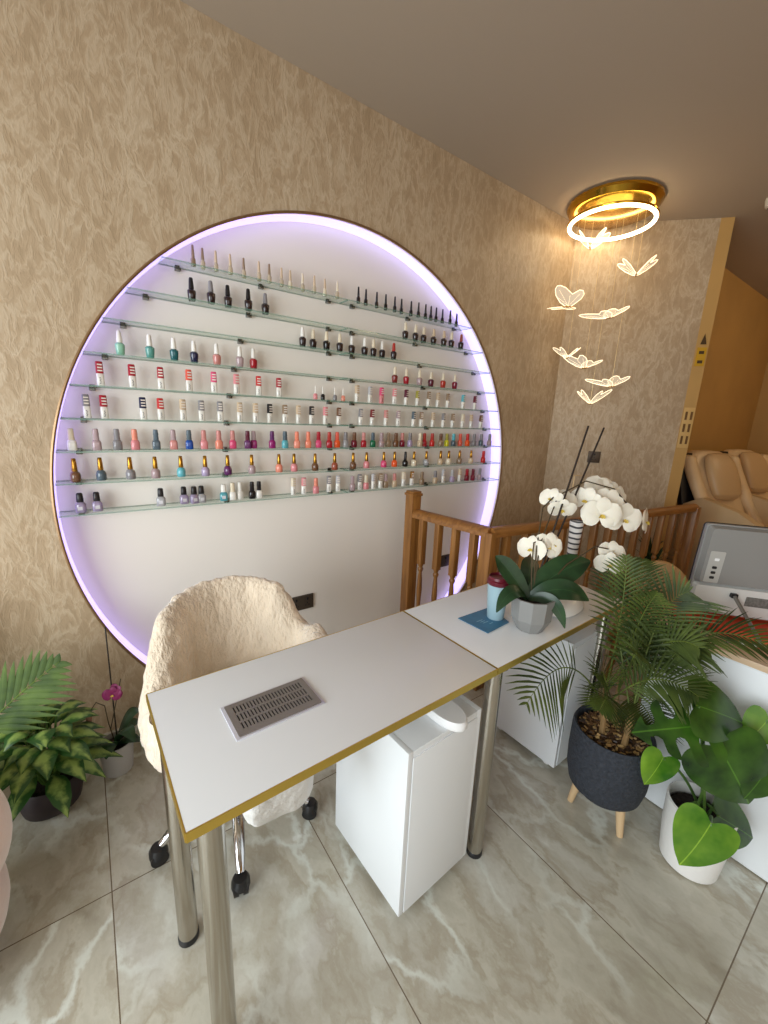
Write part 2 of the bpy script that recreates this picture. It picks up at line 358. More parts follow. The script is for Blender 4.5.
def bottle_mesh(t, part):
    k = (t, part)
    if k in MESH: return MESH[k]
    bm = B()
    if part == 'body':
        S = {'A': [(0, .012, .012, 3), (.002, .0135, .0135, 3), (.03, .0165, .0165, 3), (.040, .0165, .0165, 2.6), (.045, .012, .012, 2), (.047, .007, .007, 2)],
             'G': [(0, .0115, .0095, 4), (.002, .0125, .0105, 4), (.042, .0125, .0105, 4), (.046, .011, .009, 3), (.047, .008, .008, 2)],
             'D': [(0, .0145, .0125, 4), (.002, .0155, .0135, 4), (.030, .0155, .0135, 4), (.038, .013, .012, 3), (.041, .009, .009, 2)],
             'Y': [(0, .0155, .0155, 2.2), (.003, .018, .018, 2.2), (.026, .018, .018, 2.2), (.036, .015, .015, 2), (.042, .0085, .0085, 2)],
             'K': [(0, .0165, .014, 4), (.002, .018, .0155, 4), (.032, .018, .0155, 4), (.040, .013, .012, 3), (.043, .010, .010, 2)],
             'S': [(0, .0085, .0085, 2.5), (.002, .0095, .0095, 2.5), (.026, .0095, .0095, 2.5), (.034, .006, .006, 2)],
             'F': [(0, .0095, .0085, 3), (.002, .0105, .0095, 3), (.024, .0105, .0095, 3), (.030, .006, .006, 2)]}[t]
        loft(bm, S, 12)
        if t == 'G':                                # the printed name runs up the front of the bottle
            for i in range(5): box(bm, (-.002+.0016*(i % 2), -.0107, .009+.005*i), (.0035, .0006, .0028), mi=1)
        if t == 'K': box(bm, (0, -.0157, .018), (.016, .0006, .014), mi=1)
    else:
        S = {'A': [(.046, .0085, .0085), (.048, .0105, .0105), (.070, .0092, .0092), (.086, .0078, .0078), (.090, .006, .006)],
             'G': [(.046, .011, .0095, 4), (.047, .0125, .0105, 4), (.087, .0115, .0098, 4), (.090, .010, .0085, 3)],
             'D': [(.040, .0095, .0095, 3), (.042, .0105, .0105, 3), (.060, .0095, .0095, 3), (.062, .0105, .0105, 3), (.082, .009, .009, 3), (.084, .007, .007, 3)],
             'Y': [(.041, .009, .009), (.043, .010, .010), (.090, .0075, .0075), (.092, .006, .006)],
             'K': [(.042, .011, .011, 3), (.044, .012, .012, 3), (.074, .0105, .0105, 3), (.078, .008, .008, 2)],
             'S': [(.033, .0055, .0055), (.035, .0065, .0065), (.055, .0055, .0055), (.077, .0045, .0045), (.080, .003, .003)],
             'F': [(.029, .003, .003), (.031, .0038, .0038), (.066, .003, .003), (.068, .002, .002)]}[t]
        loft(bm, S, 12)
        if t == 'G':
            for i in range(3): box(bm, (0, -.0108, .056+.011*i), (.016, .0012, .005), mi=1)
    bmesh.ops.recalc_face_normals(bm, faces=bm.faces[:])
    me = bpy.data.meshes.new('polish_'+part); bm.to_mesh(me); bm.free()
    me.polygons.foreach_set('use_smooth', [True]*len(me.polygons)); me.set_sharp_from_angle(angle=math.radians(40))
    me.materials.append(None); me.materials.append(None)
    MESH[k] = me; return me
NUM = ['first', 'second', 'third', 'fourth', 'fifth', 'sixth', 'seventh', 'eighth', 'ninth', 'tenth', 'eleventh', 'twelfth', 'thirteenth', 'fourteenth', 'fifteenth', 'sixteenth', 'seventeenth', 'eighteenth', 'nineteenth', 'twentieth']
def w_(c): return WORD.get(c, c)
def bottle(x, z, t, body, cap, pos, row, clear):
    me = bottle_mesh(t, 'body'); o = bpy.data.objects.new('nail_polish_bottle', me); C.objects.link(o)
    o.location = (x, .047+random.uniform(-.008, .008), z+.0005); o.rotation_euler = (0, 0, random.uniform(-.25, .25))
    def setm(ob, i, m): ob.material_slots[i].link = 'OBJECT'; ob.material_slots[i].material = m
    setm(o, 0, polish(body, clear)); setm(o, 1, INK if t == 'G' else mat('paper_label', (200, 196, 200), .6))
    c = bpy.data.objects.new('cap', bottle_mesh(t, 'cap')); C.objects.link(c); c.parent = o
    setm(c, 0, capm(cap)); setm(c, 1, mat('cap_stripe', (236, 226, 216), .5))
    tag(o, f'{w_(body)} nail polish, {w_(cap)} cap, {pos} on the {row} shelf', 'nail polish', 'nail polish bottles on the glass shelves')
def rowdata(s): return [tuple(q.split('/')) for q in s.split()]
BOT = [
 ([.436, .475, .526, .584, .644, .709, .757, .819, .864, .925, .983, 1.043, 1.111, 1.236, 1.287, 1.358, 1.418, 1.48, 1.534, 1.603, 1.652, 1.706, 1.755, 1.799, 1.853, 1.904, 1.974],
  'S/taupe/taupe S/clear/taupe S/clear/beige S/clear/beige S/clear/taupe S/clear/beige S/clear/taupe S/clear/beige S/cream/beige S/clear/cream S/clear/beige S/cream/beige S/clear/cream ' + 'S/black/black '*14),
 ([.424, .498, .571, .657, .74, 1.56, 1.636, 1.709, 1.786, 1.866, 1.931, 2.016], 'A/dark/black A/dark/grey A/dark/black A/dark/black A/dark/grey A/dark/cream A/dark/cream A/dark/cream A/dark/beige A/dark/beige A/dark/cream A/dark/rust'),
 ([.92, .983, 1.053, 1.13, 1.209, 1.284, 1.343, 1.408, 1.484], 'A/dark/white A/dark/cream A/black/cream A/dark/cream A/dark/white A/dark/white A/dark/cream A/dark/white A/dark/brick'),
 ([.147, .25, .339, .419, .511, .61, .676, 1.499, 1.591, 1.687, 1.791, 1.887, 1.986], 'A/mint/white A/teal/white A/dteal/white A/navy/white A/rose/white A/mauve/white A/crimson/white A/brownred/cream A/crimson/cream A/mauve/cream A/plum/cream A/brick/cream A/wine/cream'),
 ([.072, .179, .282, .389, .491, .592, .696, .798, .989, 1.035, 1.105, 1.159, 1.245, 1.338, 1.415, 1.502, 1.589, 1.687, 1.769, 1.854, 1.94, 2.078, 2.205],
  'G/white/crimson G/white/crimson G/white/crimson G/white/coral G/white/hotpink G/white/pink G/white/red G/white/crimson F/pink/white F/black/white F/grey/white F/salmon/white G/white/beige G/white/silver G/pink/hotpink G/white/pink G/white/plum G/white/olive G/white/taupe G/white/beige G/white/taupe G/white/aqua G/white/maroon'),
 ([.017, .073, .207, .273, .358, .435, .514, .602, .674, .75, .826, .899, .971, 1.048, 1.129, 1.274, 1.355, 1.452, 1.539, 1.66, 1.721, 1.829, 1.915, 1.998, 2.091, 2.184, 2.286],
  'G/white/grey G/white/crimson G/white/navy G/white/red G/white/beige G/white/grey G/white/grey G/white/beige G/white/beige G/white/black G/white/taupe G/white/beige G/white/black G/white/pink G/white/brown G/white/grey G/white/brownred G/white/rose G/white/mauve G/white/slate G/white/taupe G/white/beige G/white/grey G/white/taupe G/white/cream G/white/beige G/white/brown'),
 ([-.043, .036, .106, .168, .245, .312, .374, .437, .501, .566, .632, .665, .757, .822, .884, .951, 1.014, 1.073, 1.126, 1.18, 1.238, 1.3, 1.362, 1.419, 1.476, 1.529, 1.583, 1.644, 1.723, 1.766, 1.834, 1.899, 1.961, 2.021, 2.093, 2.166, 2.229, 2.304, 2.393],
  'D/white/cream D/mauve/mauve D/grey/grey D/pink/salmon D/slate/slate D/rose/mauve D/blue/slate D/pink/rose D/salmon/rose D/hotpink/rose D/purple/plum D/magenta/mauve D/magenta/purple D/aqua/slate D/salmon/peach D/peach/peach D/hotpink/crimson D/crimson/brick D/orange/coral D/silver/grey D/maroon/brown D/crimson/rose D/green/slate D/mauve/mauve D/taupe/taupe D/brown/brown D/wine/rose D/lilac/grey D/beige/cream D/crimson/brick D/red/brick D/taupe/brown D/lime/olive D/slate/aqua D/coral/coral D/orange/red D/grey/grey D/slate/grey D/mauve/grey'),
 ([-.045, .039, .141, .233, .335, .434, .536, .65, .791, .873, .99, 1.108, 1.231, 1.326, 1.452, 1.533, 1.609, 1.68, 1.789, 1.919, 1.986, 2.099, 2.204, 2.349],
  'Y/brown/gold Y/slate/gold Y/grey/gold Y/mauve/gold Y/aqua/gold Y/lilac/gold Y/purple/gold Y/mauve/gold Y/salmon/gold Y/pink/gold Y/brown/gold Y/rust/gold Y/brown/gold Y/pink/gold Y/hotpink/gold Y/orange/gold Y/black/black Y/cream/gold Y/silver/gold Y/beige/gold Y/cream/gold Y/taupe/gold Y/beige/gold D/red/red'),
 ([-.041, .014, .245, .339, .38, .412, .512, .553, .59, .646, .68, .868, .925, .994, 1.08, 1.136, 1.227, 1.28, 1.322, 1.371, 1.423, 1.464, 1.535, 1.605, 1.675, 1.755, 1.879, 1.957, 2.043, 2.114, 2.19, 2.243, 2.314],
  'K/lilac/black K/lilac/black K/silver/black K/lilac/black K/lilac/black K/silver/black K/aqua/white D/white/cream D/white/white D/black/black D/white/black G/white/cream G/white/pink D/pink/salmon G/white/grey G/white/silver D/mauve/mauve G/white/grey D/pink/cream G/white/silver G/white/taupe D/taupe/mauve D/beige/rose G/white/cream G/white/gold D/taupe/taupe D/beige/grey G/white/silver D/lilac/silver G/white/beige D/wine/crimson D/wine/maroon D/mauve/grey')]
for k, (xs, s) in enumerate(BOT):
    ds = rowdata(s); assert len(ds) == len(xs), (k, len(ds), len(xs)); n = len(xs)
    for i, (x, (t, bo, ca)) in enumerate(zip(xs, ds)):
        pos = f'{NUM[i]} from left' if i < (n+1)//2 else (f'{NUM[n-1-i]} from right' if i < n-1 else 'last on the right')
        if i == 0: pos = 'first on the left'
        pos = pos.replace(' on the left', ' from left').replace('last on the right', 'first from right')
        bottle(x, RZ[k], t, bo, ca, pos, (ORD[k]+' from top') if 0 < k < 8 else ORD[k], t == 'K' or bo in ('clear', 'silver'))

# ------------------------------------------------------------------ sockets and signs
def socket(loc, rz, w, h, n, label, m=mat('black_nickel', (92, 82, 72), .35, .6)):
    t = thing('power_socket', label, 'socket', loc, rz)
    bm = B(); box(bm, (0, -.005, 0), (w, .01, h), bev=.002); obj('face_plate', bm, m, t)
    for k in range(n):
        x = (k-(n-1)/2)*w*.46
        bm = B()
        for px, pz, sx, sz in ((0, -.004, .005, .009), (-.011, -.018, .008, .004), (.011, -.018, .008, .004)): box(bm, (x+px, -.0105, pz), (sx, .002, sz))
        obj('socket_holes', bm, BLACKP, t)
        bm = B(); box(bm, (x, -.012, .022), (.011, .006, .016), bev=.001); obj('switch', bm, BLACKP, t)
socket((.929, REC, .345), 0, .150, .088, 2, 'black double power socket on the white alcove wall behind the plush chair')
socket((2.08, REC, .40), 0, .088, .088, 1, 'black single power socket in the alcove seen through the balusters')
rb = math.atan2(-.685, .62)
socket((3.307, -.262, 1.174), rb, .09, .09, 1, 'black single power socket on the far angled wallpapered wall')
def onstrip(d, z, off=.004):
    e = Vector((P2[0]-P1[0], P2[1]-P1[1], 0)).normalized(); n = Vector((e.y, -e.x, 0))
    p = Vector((P1[0], P1[1], z))+e*d+n*off; return p
rs = math.atan2(P2[1]-P1[1], P2[0]-P1[0])
t = thing('warning_sticker', 'yellow warning sticker with black symbols high on the cream post', 'sticker', onstrip(.042, 1.99), rs)
bm = B(); box(bm, (0, 0, -.05), (.06, .003, .13)); obj('sticker_sheet', bm, mat('yellow_vinyl', (196, 150, 24), .5), t)
SG = mat('sign_black', (70, 48, 14), .6)
bm = B(); vs = [bm.verts.new(p) for p in ((-.02, -.003, .035), (.02, -.003, .035), (0, -.003, .11))]; bm.faces.new(vs); obj('printed_triangle', bm, SG, t)
for zz in (-.02, -.085): bm = B(); box(bm, (0, -.002, zz), (.032, .002, .021)); obj('printed_block', bm, SG, t)
t = thing('switch_panel', 'cream panel of six dark slots lower on the cream post', 'switch panel', onstrip(.042, 1.43), rs)
bm = B(); box(bm, (0, 0, 0), (.075, .004, .30), bev=.001); obj('face_plate', bm, mat('cream_plate', (206, 168, 104), .5), t)
for i in range(2):
    for j in range(3):
        bm = B(); box(bm, (-.017+.034*i, -.003, -.09+.09*j), (.014, .004, .06)); obj('slot', bm, mat('dark_slot', (104, 72, 32), .6), t)

# ------------------------------------------------------------------ stair balustrade
bal = thing('stair_balustrade', 'honey oak balustrade with turned balusters around the stairwell', 'balustrade', (1.58, -.12, 0))
def BL(p): return (p[0]-1.58, p[1]+.12, p[2])
NP, CP, EP = (1.53, -.15), (1.604, -.675), (3.505, -.937)
bm = B(); box(bm, BL((*NP, .49)), (.066, .066, .98), bev=.004); box(bm, BL((*NP, .987)), (.078, .078, .016), bev=.004); box(bm, BL((*NP, 1.001)), (.066, .066, .014), bev=.005); obj('newel_post', bm, OAK, bal)
bm = B(); box(bm, BL((*CP, .44)), (.07, .07, .88), bev=.004); obj('corner_post', bm, OAK, bal)
bm = B(); box(bm, BL((*EP, .44)), (.07, .07, .88), rz=0, bev=.004); obj('end_post', bm, OAK, bal)
def railseg(a, c, name):
    a, c = Vector(BL((*a, 0))), Vector(BL((*c, 0))); d = c-a; L = d.length; ang = math.atan2(d.y, d.x)
    prof = [(-.034, 0), (-.034, .018), (-.028, .036), (-.012, .046), (.012, .046), (.028, .036), (.034, .018), (.034, 0)]
    M = Matrix.Translation(a+Vector((0, 0, .856))) @ Matrix.Rotation(ang, 4, 'Z')
    bm = B(); skin_rings(bm, [[M @ Vector((x, p, q)) for p, q in prof] for x in (0, L)]); obj(name, bm, OAKH, bal, ang=50)
    bm = B(); box(bm, (L/2, 0, .03), (L, .055, .03), bev=.003); bmesh.ops.transform(bm, matrix=Matrix.Translation(a) @ Matrix.Rotation(ang, 4, 'Z'), verts=bm.verts[:]); obj('base_rail', bm, OAKH, bal)
railseg(NP, CP, 'handrail'); railseg(CP, EP, 'handrail')
def baluster(x, y):
    bm = B(); q = BL((x, y, 0))
    box(bm, (q[0], q[1], .725), (.036, .036, .29), bev=.002); box(bm, (q[0], q[1], .12), (.036, .036, .16), bev=.002)
    lathe(bm, [(.016, .20), (.0175, .21), (.011, .222), (.011, .228), (.0175, .238), (.016, .255), (.010, .275), (.012, .33), (.0165, .42), (.0135, .49), (.010, .53), (.0165, .545), (.0165, .553), (.011, .562), (.016, .575), (.016, .585)], 14, (q[0], q[1], 0))
    obj('baluster', bm, OAK, bal)
for k in range(4):
    u = (k+.75)/4.55; baluster(NP[0]+(CP[0]-NP[0])*u, NP[1]+(CP[1]-NP[1])*u)
for k in range(13):
    u = (k+.8)/13.6; baluster(CP[0]+(EP[0]-CP[0])*u, CP[1]+(EP[1]-CP[1])*u)

# ------------------------------------------------------------------ manicure tables
PHI = .0234; DW, DD, TH = .8126, .4173, .02
def table(name, loc, label, legs):
    t = thing(name, label, 'table', loc, PHI)           # local x along the wall, y away from it is negative
    bm = B(); box(bm, (DW/2, -DD/2, .739-TH/2), (DW-.002, DD, TH-.001), bev=.001); obj('tabletop', bm, WHITE, t, ang=20)
    bm = B()
    for c, s in (((DW/2, -DD-.001, .7385-TH/2), (DW, .003, TH)), ((DW/2, .001, .7385-TH/2), (DW, .003, TH)), ((-.0005, -DD/2, .7385-TH/2), (.003, DD, TH)), ((DW-.0015, -DD/2, .7385-TH/2), (.003, DD, TH))): box(bm, c, s)
    obj('edge_band', bm, GOLD, t, smooth=False)
    for x, y in legs:
        bm = B(); lathe(bm, [(.025, .012), (.025, .715)], 24, (x, y, 0)); l = obj('leg', bm, STEEL, t)
        bm = B(); lathe(bm, [(.024, 0), (.0265, .002), (.0265, .018), (.0252, .02)], 24, (x, y, 0)); obj('foot', bm, BLACKP, l)
        bm = B(); lathe(bm, [(.04, .713), (.04, .718)], 24, (x, y, 0)); obj('mounting_plate', bm, STEEL, l)
    return t
AX, AY = .0589, -.9221
t1 = table('manicure_table', (AX, AY, 0), 'near white manicure table with gold edge and built-in dust extractor', ((.034, -.07), (.05, -DD+.055), (DW-.045, -.075)))
table('manicure_table', (AX+(DW+.004)*math.cos(PHI), AY+(DW+.004)*math.sin(PHI), 0), 'far white manicure table with gold edge carrying the grey orchid pot', ((.043, -DD+.04), (DW-.045, -.075), (DW-.045, -DD+.05)))
# extractor set into the near table (local coordinates of the table)
def loc2(x, y): dx, dy = x-AX, y-AY; c, s = math.cos(PHI), math.sin(PHI); return (dx*c+dy*s, -dx*s+dy*c)
vx, vy = loc2(.3005, -1.1275)
bm = B(); box(bm, (vx, vy, .7395), (.212, .122, .004), bev=.001)
ev = obj('extractor_frame', bm, mat('pale_steel', (214, 214, 224), .3, .4), t1)
bm = B(); hw, hh = .098, .053
def slotplate(bm, z):
    # plate cut into three rows of slots: bars between dark slits
    box(bm, (vx, vy+hh-.005, z+.0003), (2*hw, .013, .003)); box(bm, (vx, vy-hh+.006, z+.0003), (2*hw, .018, .003))
    ys = [vy+.030, vy+.001, vy-.027]
    for q in (vy+.0155, vy-.0135): box(bm, (vx, q, z+.0003), (2*hw, .007, .003))
    for q in ys:
        n = 22
        for i in range(n+1): box(bm, (vx-hw+.012+(2*hw-.024)*i/n, q, z), (.0046, .024, .003))
    for sx in (-1, 1): box(bm, (vx+sx*(hw-.006), vy, z+.0006), (.014, 2*hh, .003))
slotplate(bm, .7425); obj('vent_grille', bm, mat('grey_grille', (142, 136, 130), .35, .5), t1, smooth=False)
bm = B(); box(bm, (vx, vy, .7418), (2*hw, 2*hh, .0006)); obj('vent_slot_shade', bm, mat('slot_shade_dark', (52, 47, 44), .7), t1)  # dark sheet below the grille, painted shade seen through the slots
bm = B(); rings = []
for z, sx, sy, jx in ((.715, .085, .05, 0), (.66, .095, .058, .004), (.58, .09, .056, .008), (.50, .098, .06, .01), (.44, .086, .05, .012), (.425, .05, .025, .012)):
    rings.append([(vx+jx+x+random.uniform(-.010, .010), vy+.01+y+random.uniform(-.010, .010), z+random.uniform(-.008, .008)) for x, y in ring_pts(26, sx, sy, 3)])
skin_rings(bm, rings); subd(obj('dust_bag', bm, mat('translucent_bag', (234, 232, 228), .45, bump=1., bscale=38, trans=.2), t1), 1)

# drawer pedestals under the tables
def pedestal(x0, y0, w, d, h, rz, label):
    t = thing('drawer_pedestal', label, 'drawer unit', (x0, y0, 0), rz)   # origin: front left bottom corner
    bm = B(); box(bm, (w/2, d/2, .03+(h-.03)/2), (w-.02, d-.004, h-.03-.002), bev=.001); obj('cabinet_body', bm, WHITE, t, ang=20)
    bm = B(); box(bm, (.008, d/2, .03+(h-.03)/2), (.016, d, h-.03), bev=.0015); obj('side_panel', bm, WHITE, t, ang=20)
    bm = B(); box(bm, (w-.008, d/2, .03+(h-.03)/2), (.016, d, h-.03), bev=.0015); obj('side_panel', bm, WHITE, t, ang=20)
    bm = B(); box(bm, (w/2, d/2, h-.008), (w-.034, d, .015), bev=.001); obj('top_panel', bm, WHITE, t, ang=20)
    bm = B(); box(bm, (w/2, .004, .03+(h-.05)/2), (w-.036, .012, h-.055), bev=.001); obj('front_panel', bm, WHITE, t, ang=20)
    for sx in (.035, w-.035):
        for sy in (.05, d-.05):
            bm = B(); tube(bm, [(sx-.011, sy, .0175), (sx+.011, sy, .0175)], .0175, 14); c = obj('caster', bm, mat('white_nylon', (224, 224, 222), .4), t)
            bm = B(); box(bm, (sx, sy, .032), (.03, .02, .012)); obj('caster_fork', bm, WHITE, c)
    return t
pedestal(.588, -1.297, .292, .34, .585, .045, 'white drawer pedestal on castors under the near manicure table')
pedestal(1.438, -1.25, .29, .34, .60, .02, 'white drawer pedestal on castors under the far table beside the palm')
bm = B(); rg = []
for z, k in ((0, .96), (.004, 1), (.02, 1), (.026, .93)):
    pts = [(-.03*k, .20), (.03*k, .20)]+[(.03*k, .02)]
    pts = [(.042*k*math.cos(a), .02+.075*k*math.sin(a)) for a in [PI+PI*i/16 for i in range(17)]]
    rg.append([(x, y, z) for x, y in [(-.042*k, .20)]+pts+[(.042*k, .20)]])
skin_rings(bm, rg); o = obj('hand_rest', bm, mat('white_pad', (236, 236, 236), .4), loc=(.765, -1.267, .585)); o.rotation_euler = (0, 0, .05)
tag(o, 'white round-ended hand rest poking out on top of the near drawer pedestal', 'hand rest')

# ------------------------------------------------------------------ plush swivel chair
ch = thing('swivel_chair', 'cream plush swivel chair with chrome star base behind the near table', 'chair', (.355, -.715, 0), .12)
def shell_ring(th, r_mid, zb, zt, thick, lean):
    # closed cross-section of the padded wrap-around back at angle th (0 = straight back)
    out = []
    hh = (zt-zb)/2; zc = (zt+zb)/2; n = 18
    for i in range(n):
        a = 2*PI*i/n; c, s = math.cos(a), math.sin(a)
        rr = thick/2*math.copysign(abs(c)**.8, c); z = zc+hh*math.copysign(abs(s)**.75, s)
        R = r_mid+rr+lean*(z-zb); out.append((R*math.sin(th), R*math.cos(th)*.92, z))
    return out
bm = B(); rings = []; N_ = 41; TM = math.radians(126)
def sst(a, b, x): x = max(0, min(1, (x-a)/(b-a))); return x*x*(3-2*x)
for i in range(N_):
    th = -TM+2*TM*i/(N_-1); u = abs(th)/TM
    zt = .83-.03*(u/.42)**2 if u < .42 else .80-.19*sst(.42, .66, u)
    zt = zt-.04*max(0, (u-.75)/.25)+(.055*sst(.55, .75, u) if th > 0 else -.02*sst(.5, .8, u))
    e = 1-max(0, (u-.90)/.10)**2*.6; zb = .39; zm = (zt+zb)/2
    rings.append(shell_ring(th, .225+.035*sst(.4, .7, u), zm-(zm-zb)*e, zm+(zt-zm)*e, .085+.02*sst(.5, .7, u), .07*(1-u)))
skin_rings(bm, rings)
bk = obj('backrest', bm, PLUSH, ch); subd(bk, 2)
tex = bpy.data.textures.new('plush_clumps', 'CLOUDS'); tex.noise_scale = .035; tex.noise_depth = 3
d = bk.modifiers.new('d', 'DISPLACE'); d.texture = tex; d.strength = .018; d.mid_level = .5
bm = B()
loft(bm, [(.375, .16, .15, 2.4), (.39, .205, .20, 2.5), (.43, .225, .22, 2.5), (.475, .22, .215, 2.5), (.495, .19, .18, 2.4), (.503, .10, .09, 2.2)], 28, (0, -.03, 0))
se = obj('seat', bm, PLUSH, ch); subd(se, 2); d = se.modifiers.new('d', 'DISPLACE'); d.texture = tex; d.strength = .016; d.mid_level = .5
bm = B(); lathe(bm, [(.11, .365), (.11, .378)], 24, (-.02, -.02, 0)); lathe(bm, [(.026, .09), (.026, .24), (.017, .245), (.017, .38)], 20, (-.042, .006, 0)); obj('gas_column', bm, CHROME, ch)
for a in (180, 252, 324, 36, 108):
    a = math.radians(a+3)-.12; c, s = math.cos(a), math.sin(a)
    bm = B(); pts = [(c*r-.042, s*r+.006, z) for r, z in ((.02, .115), (.08, .125), (.15, .115), (.21, .09), (.245, .06))]
    tube(bm, pts, [.022, .021, .019, .017, .013], 12); lg = obj('base_arm', bm, CHROME, ch)
    bm = B(); tx, ty = -s, c; px, py = c*.255-.042, s*.255+.006
    for sg in (-1, 1): tube(bm, [(px+tx*sg*.006, py+ty*sg*.006, .026), (px+tx*sg*.021, py+ty*sg*.021, .026)], .026, 18)
    tube(bm, [(px+tx*q, py+ty*q, .028) for q in (-.0235, -.022, .022, .0235)], [.012, .020, .020, .012], 18); lathe(bm, [(.006, .062), (.021, .058), (.027, .045), (.028, .028)], 16, (px, py, 0)); obj('caster', bm, BLACKP, lg)

# ------------------------------------------------------------------ ring light with butterflies
LC = (2.95, -.32)
t = thing('ceiling_light', 'gold ceiling light with glowing ring and hanging wires', 'light', (*LC, H))
bm = B(); lathe(bm, [(.262, 0), (.282, -.010), (.282, -.026), (.262, -.056), (.24, -.066), (.02, -.068)], 48); obj('canopy', bm, GOLDP, t, ang=25)
RG = mat('warm_led_ring', (255, 240, 205), .5, emit=(255, 232, 190), estr=9.)
RZL = -.125; RR = .252
bm = B(); tube(bm, [(RR*math.cos(2*PI*i/64), RR*math.sin(2*PI*i/64), RZL) for i in range(64)], .0115, 10, close=True); obj('light_ring', bm, RG, t)
bm = B(); tube(bm, [((RR+.012)*math.cos(2*PI*i/64), (RR+.012)*math.sin(2*PI*i/64), RZL+.011) for i in range(64)], .007, 8, close=True); obj('ring_housing', bm, GOLDP, t)
for k in range(3):
    a = 2*PI*k/3+.5; bm = B(); tube(bm, [(RR*math.cos(a), RR*math.sin(a), RZL+.01), (RR*.8*math.cos(a), RR*.8*math.sin(a), -.06)], .0012, 5); obj('ring_wire', bm, GOLDP, t)
WINGE = mat('lit_acrylic_edge', (255, 246, 226), .3, emit=(255, 232, 190), estr=1.1)  # rims are no lamps; their lit look is put in as emission
WING = mat('glowing_clear_acrylic', (250, 244, 232), .1, emit=(255, 236, 205), estr=.45, alpha=.42)  # lit look of the wing sheet put in as faint emission
WIRE = mat('glowing_fine_wire', (222, 196, 140), .3, .6, emit=(255, 220, 160), estr=.12)  # wire brightened by a slight emission of its own
def butterfly(loc, rz, fold, tilt, sc, label):
    t = thing('butterfly_pendant', label, 'ornament', loc, 0, 'acrylic butterflies hanging from the ring light')
    M = Matrix.Rotation(rz, 4, 'Z') @ Matrix.Rotation(tilt, 4, 'Y')
    fore = [(0, .012), (.02, .05), (.055, .085), (.085, .098), (.100, .092), (.102, .075), (.092, .045), (.07, .012), (.062, 0)]
    hind = [(.07, -.012), (.082, -.03), (.08, -.05), (.062, -.062), (.04, -.056), (.02, -.035), (0, -.014)]
    out = fore+hind
    for sg in (-1, 1):
        W = M @ Matrix.Rotation(-sg*fold, 4, 'Y')
        pts = [W @ Vector((sg*x*sc*1.15, y*sc, 0)) for x, y in out]
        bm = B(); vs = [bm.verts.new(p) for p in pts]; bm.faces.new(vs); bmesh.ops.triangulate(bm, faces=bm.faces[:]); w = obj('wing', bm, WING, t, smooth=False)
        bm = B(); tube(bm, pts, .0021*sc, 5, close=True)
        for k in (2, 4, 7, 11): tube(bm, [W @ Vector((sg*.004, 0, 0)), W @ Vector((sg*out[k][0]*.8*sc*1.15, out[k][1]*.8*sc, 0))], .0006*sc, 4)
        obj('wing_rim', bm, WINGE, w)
    bm = B(); tube(bm, [M @ Vector((0, y*sc, 0)) for y in (-.03, -.015, 0, .018, .03)], [.002, .004, .005, .005, .003], 8)
    obj('butterfly_body', bm, GOLDP, t)
    bm = B(); tube(bm, [(0, 0, 0), (0, 0, H-.075-loc[2])], .0009, 5); obj('hanging_wire', bm, WIRE, t)
R_ = math.radians
for a in ((2.895, -.228, 2.585, R_(-64), .85, .05, 1.3, 'topmost glowing butterfly just under the light ring'),
          (3.033, -.493, 2.39, R_(-62), .75, 0., 1.35, 'second highest butterfly, hanging nearest the cream post, wings raised'),
          (2.845, -.154, 2.225, R_(48), .45, .35, 1.25, 'glowing butterfly third from the top, leftmost against the round alcove side wall'),
          (2.983, -.384, 2.138, R_(-15), .40, -.25, 1.3, 'glowing butterfly fourth from the top with wings spread wide'),
          (2.868, -.186, 1.885, R_(-42), .75, .0, 1.0, 'upper left butterfly of the close pair in the middle of the cluster'),
          (2.935, -.285, 1.815, R_(-18), .62, .1, 1.2, 'lower right butterfly of the close pair in the middle of the cluster'),
          (3.017, -.454, 1.69, R_(-22), .50, -.15, 1.2, 'second lowest butterfly with its right wing raised'),
          (2.966, -.35, 1.57, R_(-78), .80, .0, 1.25, 'lowest glowing butterfly above the orchid sticks')): butterfly(a[:3], *a[3:])
# small ceiling spotlight at the right edge
t = thing('ceiling_spotlight', 'small white ceiling spotlight at the right edge', 'light', (3.62, -.975, H))
bm = B(); lathe(bm, [(.045, 0), (.048, -.01), (.04, -.05), (.03, -.055)], 20); obj('housing', bm, mat('white_metal', (210, 200, 185), .4), t)
bm = B(); lathe(bm, [(.028, -.056), (.02, -.05), (.002, -.05)], 16); obj('lens', bm, BLACKP, t)

# ------------------------------------------------------------------ reception desk, monitor
t = thing('reception_desk', 'white reception desk with pale wood top behind the potted plants', 'desk', (1.645, -1.44, 0))
bm = B(); box(bm, (.012, -.70, .35), (.024, 1.4, .69), bev=.002); obj('front_panel', bm, WHITE, t, ang=20)
bm = B(); box(bm, (.32, -.012, .35), (.60, .024, .69), bev=.002); obj('side_panel', bm, WHITE, t, ang=20)
bm = B(); box(bm, (.32, -1.388, .35), (.60, .024, .69), bev=.002); obj('side_panel', bm, WHITE, t, ang=20)
bm = B(); box(bm, (.32, -.70, .706), (.66, 1.42, .022), bev=.003); obj('desk_top', bm, mat('pale_beech', (206, 178, 146), .4, var=.08, vscale=9), t, ang=20)
bm = B(); box(bm, (.02, -.70, .70), (.05, 1.425, .025), bev=.003); obj('top_edge', bm, WHITE, t, ang=20)
bm = B(); box(bm, (.26, -.42, .0), (.33, .83, .045), bev=.015); o = obj('orange_mat', bm, mat('orange_red_cloth', (196, 62, 24), .7, bump=.3, bscale=50, var=.15), loc=(1.645, -1.44, .7405)); tag(o, 'folded orange red cloth lying under the monitor on the reception desk', 'cloth')
